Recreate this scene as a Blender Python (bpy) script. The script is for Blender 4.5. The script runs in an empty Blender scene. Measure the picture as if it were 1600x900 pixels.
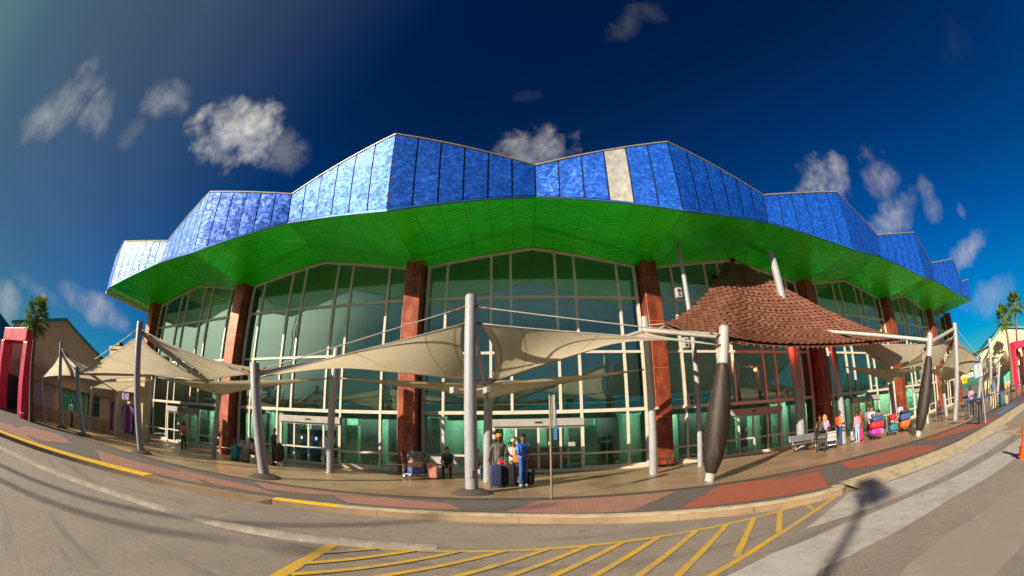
import bpy, bmesh, math, random
import numpy as np
from mathutils import Vector, Matrix
random.seed(7)
C = bpy.context.scene.collection
SC = bpy.context.scene

# ------------------------------------------------------------------ camera (tilted fisheye, lens axis low in the frame)
EYE = 1.65
FPX, PITCH, ROLL, YAW, CX, CY = 590.15, 0.1905, 0.0160, 0.0110, 812.56, 573.95
def _R():
    c, s = math.cos(YAW), math.sin(YAW); Ry = np.array([[c, -s, 0], [s, c, 0], [0, 0, 1]])
    c, s = math.cos(PITCH), math.sin(PITCH); Rp = np.array([[1, 0, 0], [0, c, s], [0, -s, c]])
    c, s = math.cos(ROLL), math.sin(ROLL); Rr = np.array([[c, 0, -s], [0, 1, 0], [s, 0, c]])
    return Rr @ Rp @ Ry
RC = _R()
cd = bpy.data.cameras.new("Camera"); cam = bpy.data.objects.new("Camera", cd); C.objects.link(cam); SC.camera = cam
cd.type = 'PANO'; cd.panorama_type = 'FISHEYE_EQUISOLID'
cd.sensor_width = 36; cd.fisheye_lens = FPX / 1600 * 36; cd.fisheye_fov = math.radians(300)
cd.shift_y = (CY - 450) / 900; cd.shift_x = -(CX - 800) / 1600
cd.clip_start = 0.05; cd.clip_end = 8000
cam.matrix_world = Matrix(((RC[0][0], RC[2][0], -RC[1][0], 0), (RC[0][1], RC[2][1], -RC[1][1], 0), (RC[0][2], RC[2][2], -RC[1][2], EYE), (0, 0, 0, 1)))

def ray(u, v):
    a, b = u - CX, CY - v; r = math.hypot(a, b); th = 2 * math.asin(r / 2 / FPX); ph = math.atan2(b, a)
    return RC.T @ np.array([math.sin(th) * math.cos(ph), math.cos(th), math.sin(th) * math.sin(ph)])
def G(u, v, z=0.0):
    d = ray(u, v); return Vector(d * ((z - EYE) / d[2]) + np.array([0, 0, EYE]))
def YP(u, v, y):
    d = ray(u, v); return Vector(d * (y / d[1]) + np.array([0, 0, EYE]))
def PP(u, v, P, n):
    d = ray(u, v); n = np.array(n, float); t = n @ (np.array(P) - [0, 0, EYE]) / (n @ d); return Vector(d * t + np.array([0, 0, EYE]))

# ------------------------------------------------------------------ sky, sun, exposure
SUN_EL, SUN_AZ = math.radians(24), math.radians(39)       # shadows fall towards +x +y at SUN_AZ from +x
SUN_DIR = Vector((-math.cos(SUN_AZ) * math.cos(SUN_EL), -math.sin(SUN_AZ) * math.cos(SUN_EL), math.sin(SUN_EL)))
sl = bpy.data.lights.new("Sun", 'SUN'); so = bpy.data.objects.new("Sun", sl); C.objects.link(so)
sl.energy = 5.0; sl.angle = math.radians(0.5); sl.color = (1.0, 0.85, 0.64)
so.rotation_euler = SUN_DIR.to_track_quat('Z', 'Y').to_euler(); so.location = (-60, -60, 60)
SC.view_settings.view_transform = 'Standard'; SC.view_settings.look = 'None'
SC.view_settings.exposure = 0.85; SC.view_settings.gamma = 1.0
SC.render.engine = 'CYCLES'
SC.cycles.max_bounces = 8; SC.cycles.transparent_max_bounces = 12; SC.cycles.use_denoising = True; SC.cycles.denoising_prefilter = 'ACCURATE'
SC.cycles.caustics_reflective = False; SC.cycles.caustics_refractive = False
SC.cycles.sample_clamp_indirect = 6.0

class NT:
    def __init__(s, tree): s.t = tree
    def n(s, typ, **kw):
        nd = s.t.nodes.new(typ)
        for k, v in kw.items():
            if k.startswith('i_'):
                nd.inputs[k[2:].replace('_', ' ')].default_value = v
            else: setattr(nd, k, v)
        return nd
    def l(s, a, b): s.t.links.new(a, b)
    def val(s, sock, x):
        if hasattr(x, 'is_output'): s.l(x, sock)
        else: sock.default_value = x
    def math(s, op, a, b=0.0, clamp=False):
        nd = s.n('ShaderNodeMath', operation=op, use_clamp=clamp); s.val(nd.inputs[0], a); s.val(nd.inputs[1], b); return nd.outputs[0]
    def vm(s, op, a, b=(0, 0, 0), out=0):
        nd = s.n('ShaderNodeVectorMath', operation=op); s.val(nd.inputs[0], a); s.val(nd.inputs[1], b); return nd.outputs[out]
    def mix(s, f, a, b, blend='MIX'):
        nd = s.n('ShaderNodeMix', data_type='RGBA', blend_type=blend); s.val(nd.inputs[0], f)
        for k, x in ((6, a), (7, b)):
            s.val(nd.inputs[k], x if hasattr(x, 'is_output') else (*x[:3], 1))
        return nd.outputs[2]
    def ramp(s, f, pts, interp='LINEAR'):
        nd = s.n('ShaderNodeValToRGB'); s.l(f, nd.inputs[0]); e = nd.color_ramp.elements; nd.color_ramp.interpolation = interp
        while len(e) < len(pts): e.new(0.5)
        for q, (p, c) in zip(e, pts): q.position = p; q.color = (*c, 1) if len(c) == 3 else c
        return nd.outputs[0]
    def mr(s, x, a, b, c=0.0, d=1.0):
        nd = s.n('ShaderNodeMapRange', interpolation_type='SMOOTHSTEP'); s.val(nd.inputs[0], x)
        for k, q in ((1, a), (2, b), (3, c), (4, d)): s.val(nd.inputs[k], q)
        return nd.outputs[0]
    def noise(s, vec, scale, detail=4, rough=.55, dist=0.0):
        nd = s.n('ShaderNodeTexNoise'); s.val(nd.inputs['Vector'], vec); nd.inputs['Scale'].default_value = scale
        nd.inputs['Detail'].default_value = detail; nd.inputs['Roughness'].default_value = rough; nd.inputs['Distortion'].default_value = dist
        return nd.outputs['Fac']

w = bpy.data.worlds.new("World"); SC.world = w; w.use_nodes = True
w.node_tree.nodes.clear(); W = NT(w.node_tree)
sky = W.n('ShaderNodeTexSky', sky_type='NISHITA'); sky.sun_disc = False
sky.sun_elevation = SUN_EL; sky.sun_rotation = math.atan2(SUN_DIR.x, SUN_DIR.y)
sky.air_density = 1.0; sky.dust_density = .8; sky.ozone_density = 3.0
tcw = W.n('ShaderNodeTexCoord').outputs['Generated']; dirv = W.vm('NORMALIZE', tcw)
# a polarised, dense blue: raise the sky's own contrast, roll off near the sun, add the pale aureole round the sun
pre = W.vm('MULTIPLY', sky.outputs[0], (.22, .325, .335)); gm_ = W.n('ShaderNodeGamma'); gm_.inputs['Gamma'].default_value = 2.1; W.l(pre, gm_.inputs[0])
hs = W.n('ShaderNodeHueSaturation'); hs.inputs['Saturation'].default_value = 1.12; W.l(gm_.outputs[0], hs.inputs['Color'])
lum = W.vm('DOT_PRODUCT', hs.outputs[0], (.2, .5, .3), 1)
rolled = W.vm('SCALE', hs.outputs[0]); W.l(W.math('DIVIDE', 1.0, W.math('ADD', 1.0, W.math('MULTIPLY', lum, .22))), rolled.node.inputs['Scale'])
sd = W.vm('DOT_PRODUCT', dirv, tuple(SUN_DIR), 1)
aur = W.mr(sd, .25, 1.0)
skyc = W.mix(W.math('MULTIPLY', aur, .85), rolled, (.40, .58, .66))
dz = W.n('ShaderNodeSeparateXYZ'); W.l(dirv, dz.inputs[0])
skyc = W.mix(W.math('MULTIPLY', W.math('MULTIPLY', W.mr(sd, .875, 1.0), W.mr(W.math('MULTIPLY', dz.outputs[1], -1.0), .22, .5)), W.math('SUBTRACT', 1.0, W.mr(dz.outputs[2], .27, .44))), skyc, (13.0, 14.5, 12.0))
bg = W.n('ShaderNodeBackground'); bg.inputs['Strength'].default_value = 0.10
W.l(skyc, bg.inputs['Color'])
# clouds: soft noise-edged puffs at fixed directions of the sky
def cloud_layer():
    n1 = W.noise(dirv, 8.0, 7, .56, .15); n2 = W.noise(W.vm('ADD', dirv, (3.1, 1.7, .4)), 20.0, 7, .56, .2)
    nz = W.math('ADD', W.math('MULTIPLY', n1, .70), W.math('MULTIPLY', n2, .30))
    # u, v, half width px, half height px, density, tilt degrees, softness
    cl = [(368, 212, 66, 58, 1.0, -10, .35), (440, 238, 45, 34, .3, 20, .8), (100, 160, 38, 62, .5, 25, .9), (150, 178, 34, 34, .5, -10, .9), (255, 158, 42, 30, .55, -30, .8), (212, 205, 24, 26, .25, 0, 1.0),
          (842, 232, 60, 44, .8, 0, .5), (1282, 285, 56, 40, .85, -8, .5), (1375, 278, 38, 42, .62, 0, .7), (1395, 335, 62, 28, .7, -12, .6), (1452, 312, 20, 30, .5, 15, .8), (1505, 400, 58, 20, .75, -18, .6),
          (1502, 330, 10, 12, .35, 0, .8), (1540, 465, 60, 24, .3, 0, .9), (985, 32, 58, 20, .12, -20, 1.0), (1018, 20, 24, 26, .14, 0, 1.0), (148, 478, 72, 20, .5, 8, .8), (10, 472, 40, 24, .45, 0, .8), (825, 150, 24, 10, .05, 0, 1.0), (60, 455, 60, 10, .25, 5, 1.0), (1490, 62, 50, 24, .025, 0, 1.0)]
    dens = None; shade = None
    for (u, v, hw, hh, dn, tl, sf) in cl:
        c = Vector(ray(u, v)).normalized(); r = Vector((c.y, -c.x, 0)).normalized(); up = r.cross(c).normalized()
        t = math.radians(tl); r2 = r * math.cos(t) - up * math.sin(t); u2 = r * math.sin(t) + up * math.cos(t)
        kx, ky = hw / FPX, hh / FPX
        a = W.math('MULTIPLY', W.vm('DOT_PRODUCT', dirv, tuple(r2), 1), 1 / kx); b = W.math('MULTIPLY', W.vm('DOT_PRODUCT', dirv, tuple(u2), 1), 1 / ky)
        q = W.math('ADD', W.math('MULTIPLY', a, a), W.math('MULTIPLY', b, b))
        front = W.math('GREATER_THAN', W.vm('DOT_PRODUCT', dirv, tuple(c), 1), 0.5)
        m = W.math('SUBTRACT', 1.0, q)
        m = W.math('ADD', m, W.math('MULTIPLY', W.math('SUBTRACT', nz, .50), 5.6))
        m = W.math('MULTIPLY', W.math('MULTIPLY', W.mr(m, -.25, .85 + 1.3 * sf), dn), front)
        dens = m if dens is None else W.math('MAXIMUM', dens, m)
        sh = W.math('MULTIPLY', m, b)
        shade = sh if shade is None else W.math('ADD', shade, sh)
    dens = W.math('MULTIPLY', dens, W.mr(W.noise(dirv, 30.0, 8, .65, .8), .25, .62, .55, 1.0))
    return dens, shade, n2
dens, shade, n2 = cloud_layer()
cb = W.n('ShaderNodeBackground'); cb.inputs['Strength'].default_value = 0.36
W.l(W.mix(W.mr(W.math('ADD', W.math('MULTIPLY', shade, .5), W.math('SUBTRACT', n2, .3)), -.3, .55), (.74, .76, .84), (1.0, .95, .88)), cb.inputs['Color'])
ms = W.n('ShaderNodeMixShader'); W.l(dens, ms.inputs[0]); W.l(bg.outputs[0], ms.inputs[1]); W.l(cb.outputs[0], ms.inputs[2])
wo = W.n('ShaderNodeOutputWorld'); W.l(ms.outputs[0], wo.inputs[0])

# ------------------------------------------------------------------ materials
MATS = {}
def new_mat(name):
    m = bpy.data.materials.new(name); m.use_nodes = True; m.node_tree.nodes.clear(); MATS[name] = m; return m, NT(m.node_tree)
def principled(T, **kw):
    p = T.n('ShaderNodeBsdfPrincipled')
    for k, v in kw.items(): T.val(p.inputs[k.replace('_', ' ')], v if not isinstance(v, tuple) or len(v) == 4 else (*v, 1))
    o = T.n('ShaderNodeOutputMaterial'); T.l(p.outputs[0], o.inputs[0]); return p
def coords(T): return T.n('ShaderNodeTexCoord').outputs['Object']
def wcoords(T): return T.n('ShaderNodeNewGeometry').outputs['Position']
def mat(name, col, rough=.6, metal=0.0, var=.18, scale=6.0, bump=0.0, spec=.5, coat=0.0, world=False):
    """painted / plain surface with a little wear in colour, gloss and relief"""
    if name in MATS: return MATS[name]
    m, T = new_mat(name); co = wcoords(T) if world else coords(T)
    nz = T.noise(co, scale, 5, .6); n2 = T.noise(co, scale * 7, 3, .6)
    f = T.math('ADD', T.math('MULTIPLY', nz, .7), T.math('MULTIPLY', n2, .3))
    dark = tuple(max(0, c * (1 - var * 1.6)) for c in col); lite = tuple(min(1, c * (1 + var)) for c in col)
    colr = T.ramp(f, [(.3, dark), (.5, col), (.72, lite)])
    p = principled(T, Base_Color=colr, Metallic=metal)
    p.inputs['Specular IOR Level'].default_value = spec; p.inputs['Coat Weight'].default_value = coat
    T.l(T.mr(f, .2, .8, max(.03, rough - .1), min(1, rough + .12)), p.inputs['Roughness'])
    if bump:
        b = T.n('ShaderNodeBump'); b.inputs['Strength'].default_value = bump; b.inputs['Distance'].default_value = .02; T.l(f, b.inputs['Height']); T.l(b.outputs[0], p.inputs['Normal'])
    return m
M_white = mat('white_steel_paint', (.35, .34, .33), .38, var=.10, scale=2.5)
M_mast = mat('grey_white_mast_paint', (.27, .28, .31), .42, var=.10, scale=1.6)
M_frame = mat('cream_aluminium_frame', (.58, .53, .46), .42, var=.08, scale=2)
M_galv = mat('galvanised_steel', (.45, .45, .46), .35, .8, var=.2, scale=20)
M_black = mat('black_rubber', (.018, .018, .02), .55, var=.3)
M_dark = mat('dark_metal', (.05, .05, .055), .4, .3, var=.3)
M_rust = mat('rusty_fitting', (.22, .07, .025), .7, .3, var=.5, scale=30)
M_orange = mat('orange_plastic', (.75, .10, .01), .4, var=.12)
M_pink = mat('magenta_painted_render', (.72, .022, .085), .42, var=.22, scale=1.3, bump=.1)
M_cream = mat('cream_render', (.66, .53, .34), .8, var=.10, scale=1.2, bump=.1)
M_tan = mat('tan_render', (.40, .31, .21), .85, var=.08, scale=.7, bump=.1)
M_teal = mat('teal_metal_roof', (.01, .20, .20), .45, .2, var=.2)
M_concrete = mat('kerb_concrete', (.42, .34, .23), .85, var=.28, scale=3, bump=.3, world=True)
M_yellow = mat('yellow_kerb_paint', (.72, .44, .01), .6, var=.2, scale=7, bump=.2, world=True)
M_plinth = mat('cream_plinth', (.62, .52, .38), .7, var=.15, scale=3)
M_interior = mat('interior_wall', (.36, .68, .48), .6, var=.06)
M_intfloor = mat('interior_floor', (.22, .24, .2), .25, var=.1)
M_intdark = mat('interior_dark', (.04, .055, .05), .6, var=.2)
M_ceil = mat('interior_ceiling', (.42, .45, .42), .8, var=.05)
M_roof = mat('roof_membrane', (.42, .42, .42), .8, var=.1)
M_trim = mat('roof_edge_trim', (.30, .27, .22), .5, .4, var=.3, scale=10)
M_silver = mat('silver_panel', (.62, .60, .56), .32, .5, var=.22, scale=3)
M_seam = mat('dark_seam', (.006, .02, .10), .5)
M_greentrim = mat('soffit_edge', (.5, .47, .38), .6)
M_stone = mat('stone_cladding', (.42, .27, .17), .85, var=.4, scale=5, bump=.6)
M_purple = None

def m_fascia():
    m, T = new_mat('blue_shimmer_cladding'); co = coords(T)
    mp = T.n('ShaderNodeMapping'); mp.inputs['Scale'].default_value = (1.0, 1.0, 1.6); T.l(co, mp.inputs[0])
    ds = T.noise(mp.outputs[0], 2.0, 3); wv = T.vm('ADD', mp.outputs[0], T.vm('MULTIPLY', T.n('ShaderNodeTexNoise', i_Scale=2.4).outputs['Color'], (.5, .5, .5)))
    v1 = T.n('ShaderNodeTexVoronoi', i_Scale=3.6); T.l(wv, v1.inputs['Vector'])
    v2 = T.n('ShaderNodeTexVoronoi', i_Scale=9.0); T.l(wv, v2.inputs['Vector'])
    r = T.vm('ADD', T.vm('MULTIPLY', T.vm('SUBTRACT', v1.outputs['Color'], (.5, .5, .5)), (.17, .17, .17)), T.vm('MULTIPLY', T.vm('SUBTRACT', v2.outputs['Color'], (.5, .5, .5)), (.18, .18, .18)))
    nm = T.vm('NORMALIZE', T.vm('ADD', T.n('ShaderNodeNewGeometry').outputs['Normal'], r))
    col = T.mix(T.mr(v2.outputs['Color'], .55, .95), (.003, .078, .54), (.012, .21, .84))
    p = principled(T, Base_Color=col, Metallic=.35, Roughness=.5); p.inputs['Coat Weight'].default_value = .06; p.inputs['Coat Roughness'].default_value = .12
    T.l(nm, p.inputs['Normal']); return m
M_fascia = m_fascia()
def m_soffit():
    m, T = new_mat('green_slatted_soffit'); co = coords(T)
    sx = T.n('ShaderNodeSeparateXYZ'); T.l(co, sx.inputs[0])
    def line(x, per, wd):
        f = T.math('FRACT', T.math('MULTIPLY', x, 1 / per)); return T.math('LESS_THAN', f, wd)
    seam = line(sx.outputs[0], 1.04, .03); cross = line(T.math('ADD', sx.outputs[1], T.math('MULTIPLY', T.math('FLOOR', T.math('MULTIPLY', sx.outputs[0], 1 / 1.04)), 1.3)), 3.1, .012)
    slat = T.math('FRACT', T.math('MULTIPLY', T.math('ADD', sx.outputs[1], T.math('MULTIPLY', sx.outputs[0], .35)), 4.6))
    slat = T.mr(T.math('ABSOLUTE', T.math('SUBTRACT', slat, .5)), .12, .34)
    nz = T.noise(co, .35, 3, .5)
    col = T.mix(T.math('MULTIPLY', slat, .45), (.016, .88, .006), (.010, .66, .005))
    col = T.mix(T.math('MULTIPLY', T.mr(T.noise(co, .5, 4, .55, 1.0), .45, .62), .5), col, (.07, .95, .02))  # lighter green streaks imitate glossy highlights, put into the colour
    col = T.mix(T.math('MAXIMUM', T.math('MULTIPLY', seam, .65), T.math('MULTIPLY', cross, .5)), col, (.006, .16, .006))
    p = principled(T, Base_Color=col, Roughness=.26, Metallic=.35)
    hgt = T.math('ADD', T.math('MULTIPLY', T.noise(co, 1.1, 3, .5, 1.6), .6), T.math('MULTIPLY', slat, .06))
    b = T.n('ShaderNodeBump'); b.inputs['Strength'].default_value = .8; b.inputs['Distance'].default_value = .14; T.l(hgt, b.inputs['Height']); T.l(b.outputs[0], p.inputs['Normal'])
    return m
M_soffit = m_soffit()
def m_glass(name, tint, refl, base=.10):
    m, T = new_mat(name); co = coords(T)
    lw = T.n('ShaderNodeFresnel', i_IOR=1.55)
    b = T.n('ShaderNodeBump'); b.inputs['Strength'].default_value = .05; b.inputs['Distance'].default_value = .05; T.l(T.noise(co, .7, 2), b.inputs['Height'])
    gl = T.n('ShaderNodeBsdfGlossy', i_Roughness=.015); gl.inputs['Color'].default_value = (*refl, 1); T.l(b.outputs[0], gl.inputs['Normal'])
    tr = T.n('ShaderNodeBsdfTransparent'); tr.inputs['Color'].default_value = (*tint, 1)
    f = T.math('ADD', T.math('MULTIPLY', lw.outputs[0], .9), base, True)
    mx = T.n('ShaderNodeMixShader'); T.l(f, mx.inputs[0]); T.l(tr.outputs[0], mx.inputs[1]); T.l(gl.outputs[0], mx.inputs[2])
    o = T.n('ShaderNodeOutputMaterial'); T.l(mx.outputs[0], o.inputs[0]); return m
M_glass = m_glass('green_tinted_glass', (.42, .64, .54), (.76, .92, .76), .15)
M_glass_low = m_glass('green_lobby_glass', (.62, .90, .77), (.66, .90, .70), .03)
def m_copper():
    m, T = new_mat('rusty_copper_cladding'); co = coords(T)
    mp = T.n('ShaderNodeMapping'); mp.inputs['Scale'].default_value = (1, 1, .35); T.l(co, mp.inputs[0])
    n = T.noise(mp.outputs[0], 2.6, 6, .65, .4); n2 = T.noise(co, 1.1, 3)
    col = T.ramp(T.math('ADD', T.math('MULTIPLY', n, .65), T.math('MULTIPLY', n2, .35)), [(.3, (.07, .016, .010)), (.48, (.22, .045, .022)), (.6, (.34, .085, .038)), (.75, (.44, .16, .085))])
    sz = T.n('ShaderNodeSeparateXYZ'); T.l(co, sz.inputs[0])
    j = T.math('LESS_THAN', T.math('FRACT', T.math('MULTIPLY', sz.outputs[2], 1 / 2.44)), .012)
    col = T.mix(T.math('MULTIPLY', j, .8), col, (.55, .20, .03))
    p = principled(T, Base_Color=col, Metallic=.35, Roughness=.48)
    b = T.n('ShaderNodeBump'); b.inputs['Strength'].default_value = .2; b.inputs['Distance'].default_value = .02; T.l(n, b.inputs['Height']); T.l(b.outputs[0], p.inputs['Normal']); return m
M_copper = m_copper()
def m_sail():
    m, T = new_mat('cream_sail_fabric'); co = coords(T)
    n = T.noise(co, .8, 4, .6); n2 = T.noise(co, 5, 3)
    col = T.ramp(T.math('ADD', T.math('MULTIPLY', n, .7), T.math('MULTIPLY', n2, .3)), [(.3, (.72, .63, .47)), (.55, (.82, .73, .56)), (.8, (.86, .79, .64))])
    uv = T.n('ShaderNodeUVMap').outputs[0]; s = T.n('ShaderNodeSeparateXYZ'); T.l(uv, s.inputs[0])
    f = T.math('FRACT', T.math('MULTIPLY', s.outputs[0], 3.0)); seam = T.math('LESS_THAN', T.math('ABSOLUTE', T.math('SUBTRACT', f, .5)), .012)
    e1 = T.math('MINIMUM', s.outputs[1], T.math('SUBTRACT', 1, s.outputs[1])); e0 = T.math('MINIMUM', s.outputs[0], T.math('SUBTRACT', 1, s.outputs[0]))
    hem = T.math('LESS_THAN', T.math('ABSOLUTE', T.math('SUBTRACT', T.math('MINIMUM', e0, e1), .03)), .006)
    col = T.mix(T.math('MULTIPLY', T.math('MAXIMUM', seam, hem), .45), col, (.22, .17, .10))
    d = T.n('ShaderNodeBsdfDiffuse'); T.l(col, d.inputs[0]); t = T.n('ShaderNodeBsdfTranslucent'); T.l(col, t.inputs[0])
    mx = T.n('ShaderNodeMixShader'); mx.inputs[0].default_value = .56; T.l(d.outputs[0], mx.inputs[1]); T.l(t.outputs[0], mx.inputs[2])
    o = T.n('ShaderNodeOutputMaterial'); T.l(mx.outputs[0], o.inputs[0]); return m
M_sail = m_sail()
def m_road():
    m, T = new_mat('worn_asphalt'); co = wcoords(T)
    big = T.noise(co, .22, 5, .6, .5); mid = T.noise(co, 1.7, 5, .65); fine = T.noise(co, 60, 3, .7); grit = T.noise(co, 240, 2, .6)
    col = T.ramp(T.math('ADD', T.math('MULTIPLY', big, .6), T.math('MULTIPLY', mid, .4)), [(.3, (.19, .160, .136)), (.5, (.27, .228, .195)), (.7, (.34, .288, .245))])
    col = T.mix(T.math('MULTIPLY', T.mr(fine, .35, .7), .5), col, (.40, .35, .29)); col = T.mix(T.math('MULTIPLY', T.mr(grit, .5, .72), .7), col, (.07, .06, .05))
    v = T.n('ShaderNodeTexVoronoi', i_Scale=2.4, i_Randomness=1.0); T.l(T.vm('ADD', co, T.vm('MULTIPLY', T.n('ShaderNodeTexNoise', i_Scale=9.0).outputs['Color'], (.09, .09, .09))), v.inputs['Vector'])
    sc = T.n('ShaderNodeSeparateColor'); T.l(v.outputs['Color'], sc.inputs[0])
    spot = T.math('MULTIPLY', T.math('LESS_THAN', v.outputs['Distance'], T.math('MULTIPLY', sc.outputs[0], .075)), T.math('GREATER_THAN', sc.outputs[1], .35))
    col = T.mix(T.math('MULTIPLY', spot, .85), col, (.03, .026, .024))
    cr = T.n('ShaderNodeTexVoronoi', feature='DISTANCE_TO_EDGE', i_Scale=.22); T.l(T.vm('ADD', co, T.vm('MULTIPLY', T.n('ShaderNodeTexNoise', i_Scale=1.6).outputs['Color'], (.9, .9, .9))), cr.inputs['Vector'])
    col = T.mix(T.math('MULTIPLY', T.math('LESS_THAN', cr.outputs['Distance'], .006), T.mr(mid, .50, .62, 0, .22)), col, (.06, .05, .045))
    med = T.noise(co, 12, 5, .72); col = T.mix(T.math('MULTIPLY', T.mr(med, .50, .66), .32), col, (.10, .085, .07)); col = T.mix(T.math('MULTIPLY', T.mr(med, .42, .30), .25), col, (.40, .35, .30))
    sf = T.noise(T.vm('MULTIPLY', co, (.8, 3.2, 1)), 1.3, 5, .7); col = T.mix(T.math('MULTIPLY', T.mr(sf, .58, .74), .4), col, (.42, .37, .32))
    mp = T.n('ShaderNodeMapping'); mp.inputs['Rotation'].default_value = (0, 0, math.radians(14)); mp.inputs['Scale'].default_value = (.12, 1.6, 1); T.l(co, mp.inputs[0])
    tyre = T.noise(mp.outputs[0], 1.5, 4, .6); col = T.mix(T.math('MULTIPLY', T.mr(tyre, .52, .7), .45), col, (.12, .098, .082))
    p = principled(T, Base_Color=col, Roughness=.85)
    b = T.n('ShaderNodeBump'); b.inputs['Strength'].default_value = .6; b.inputs['Distance'].default_value = .02; T.l(T.math('ADD', T.math('ADD', fine, T.math('MULTIPLY', T.noise(co, 14, 4, .7), 1.2)), T.math('MULTIPLY', grit, .6)), b.inputs['Height']); T.l(b.outputs[0], p.inputs['Normal']); return m
M_road = m_road()
def m_paint(name, col, wear, wearlo=.45, wearhi=.62):
    m, T = new_mat(name); co = wcoords(T)
    n = T.noise(co, 3.2, 6, .7, .3); f2 = T.noise(co, 40, 4, .7); big = T.noise(co, .7, 3)
    mask = T.mr(T.math('ADD', T.math('MULTIPLY', n, .5), T.math('ADD', T.math('MULTIPLY', f2, .3), T.math('MULTIPLY', big, .2))), wearlo, wearhi)
    c = T.mix(T.math('MULTIPLY', mask, wear), col, (.29, .24, .20))
    v = T.n('ShaderNodeTexVoronoi', i_Scale=2.4); T.l(T.vm('ADD', co, T.vm('MULTIPLY', T.n('ShaderNodeTexNoise', i_Scale=9.0).outputs['Color'], (.09, .09, .09))), v.inputs['Vector'])
    sc = T.n('ShaderNodeSeparateColor'); T.l(v.outputs['Color'], sc.inputs[0])
    spot = T.math('MULTIPLY', T.math('LESS_THAN', v.outputs['Distance'], T.math('MULTIPLY', sc.outputs[0], .075)), T.math('GREATER_THAN', sc.outputs[1], .35))
    c = T.mix(T.math('MULTIPLY', spot, .7), c, (.05, .04, .035))
    p = principled(T, Base_Color=c, Roughness=.75)
    b = T.n('ShaderNodeBump'); b.inputs['Strength'].default_value = .3; b.inputs['Distance'].default_value = .01; T.l(f2, b.inputs['Height']); T.l(b.outputs[0], p.inputs['Normal']); return m
M_zebra = m_paint('zebra_white', (.46, .44, .42), .75, .42, .62)
M_zebra_old = m_paint('zebra_worn', (.34, .31, .28), .95, .34, .52)
M_hatch = m_paint('yellow_road_paint', (.60, .37, .02), .85, .43, .62)
M_whiteline = m_paint('white_kerb_paint', (.50, .46, .41), .9, .36, .54)
M_fade = m_paint('faded_yellow', (.34, .25, .06), .9, .38, .55)
M_blueline = m_paint('blue_bay_paint', (.06, .16, .36), .6, .45, .62)
def m_floor():
    m, T = new_mat('terrazzo_forecourt'); co = wcoords(T)
    n = T.noise(co, .5, 4, .6); n2 = T.noise(co, 90, 2, .7)
    col = T.ramp(n, [(.3, (.20, .135, .078)), (.55, (.29, .205, .125)), (.8, (.34, .245, .155))]); col = T.mix(T.math('MULTIPLY', T.mr(n2, .4, .7), .35), col, (.34, .26, .18))
    sx = T.n('ShaderNodeSeparateXYZ'); T.l(co, sx.inputs[0])
    j = T.math('MAXIMUM', T.math('LESS_THAN', T.math('FRACT', T.math('MULTIPLY', sx.outputs[0], 1 / 3.12)), .006), T.math('LESS_THAN', T.math('FRACT', T.math('MULTIPLY', sx.outputs[1], 1 / 3.12)), .006))
    col = T.mix(T.math('MULTIPLY', j, .6), col, (.08, .055, .035))
    p = principled(T, Base_Color=col); T.l(T.mr(n, .3, .7, .30, .48), p.inputs['Roughness']); return m
M_floor = m_floor()
def m_pebble():
    m, T = new_mat('pebble_strip'); co = wcoords(T); v = T.n('ShaderNodeTexVoronoi', i_Scale=38.0); T.l(co, v.inputs['Vector'])
    col = T.ramp(v.outputs['Distance'], [(.1, (.16, .13, .10)), (.5, (.055, .045, .038))]); col = T.mix(T.math('MULTIPLY', T.noise(co, 3), .3), col, (.10, .08, .06)); p = principled(T, Base_Color=col, Roughness=.75)
    b = T.n('ShaderNodeBump'); b.invert = True; b.inputs['Strength'].default_value = .7; b.inputs['Distance'].default_value = .02; T.l(v.outputs['Distance'], b.inputs['Height']); T.l(b.outputs[0], p.inputs['Normal']); return m
M_pebble = m_pebble()
def m_paver(name, a, b_, mort, rot):
    m, T = new_mat(name); co = wcoords(T); mp = T.n('ShaderNodeMapping'); mp.inputs['Rotation'].default_value = (0, 0, math.radians(rot)); T.l(co, mp.inputs[0])
    br = T.n('ShaderNodeTexBrick', i_Scale=1.0); T.l(mp.outputs[0], br.inputs['Vector'])
    for k, vv in (('Brick Width', .21), ('Row Height', .105), ('Mortar Size', .008), ('Mortar Smooth', .3), ('Bias', 0.0)): br.inputs[k].default_value = vv
    br.inputs['Color1'].default_value = (*a, 1); br.inputs['Color2'].default_value = (*b_, 1); br.inputs['Mortar'].default_value = (*mort, 1)
    n = T.noise(co, 1.1, 5, .65); col = T.mix(T.math('MULTIPLY', T.mr(n, .4, .72), .45), br.outputs['Color'], tuple(x * .55 + .04 for x in a)); col = T.mix(T.math('MULTIPLY', T.mr(T.noise(co, 30, 3), .45, .75), .3), col, (.2, .17, .14))
    p = principled(T, Base_Color=col, Roughness=.8); b = T.n('ShaderNodeBump'); b.inputs['Strength'].default_value = .5; b.inputs['Distance'].default_value = .01; T.l(br.outputs['Fac'], b.inputs['Height']); b.invert = True; T.l(b.outputs[0], p.inputs['Normal']); return m
M_pgrey = m_paver('grey_pavers', (.105, .095, .09), (.14, .125, .115), (.05, .045, .04), 8)
M_pred = m_paver('red_pavers', (.40, .095, .045), (.34, .075, .04), (.16, .07, .05), 8)
M_ppink = m_paver('faded_red_pavers', (.40, .185, .14), (.31, .155, .125), (.12, .08, .065), 8)
def m_ground():
    m, T = new_mat('dry_ground'); co = wcoords(T); n = T.noise(co, .05, 5); principled(T, Base_Color=T.ramp(n, [(.3, (.14, .12, .08)), (.7, (.22, .19, .13))]), Roughness=.95); return m
M_ground = m_ground()
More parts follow.
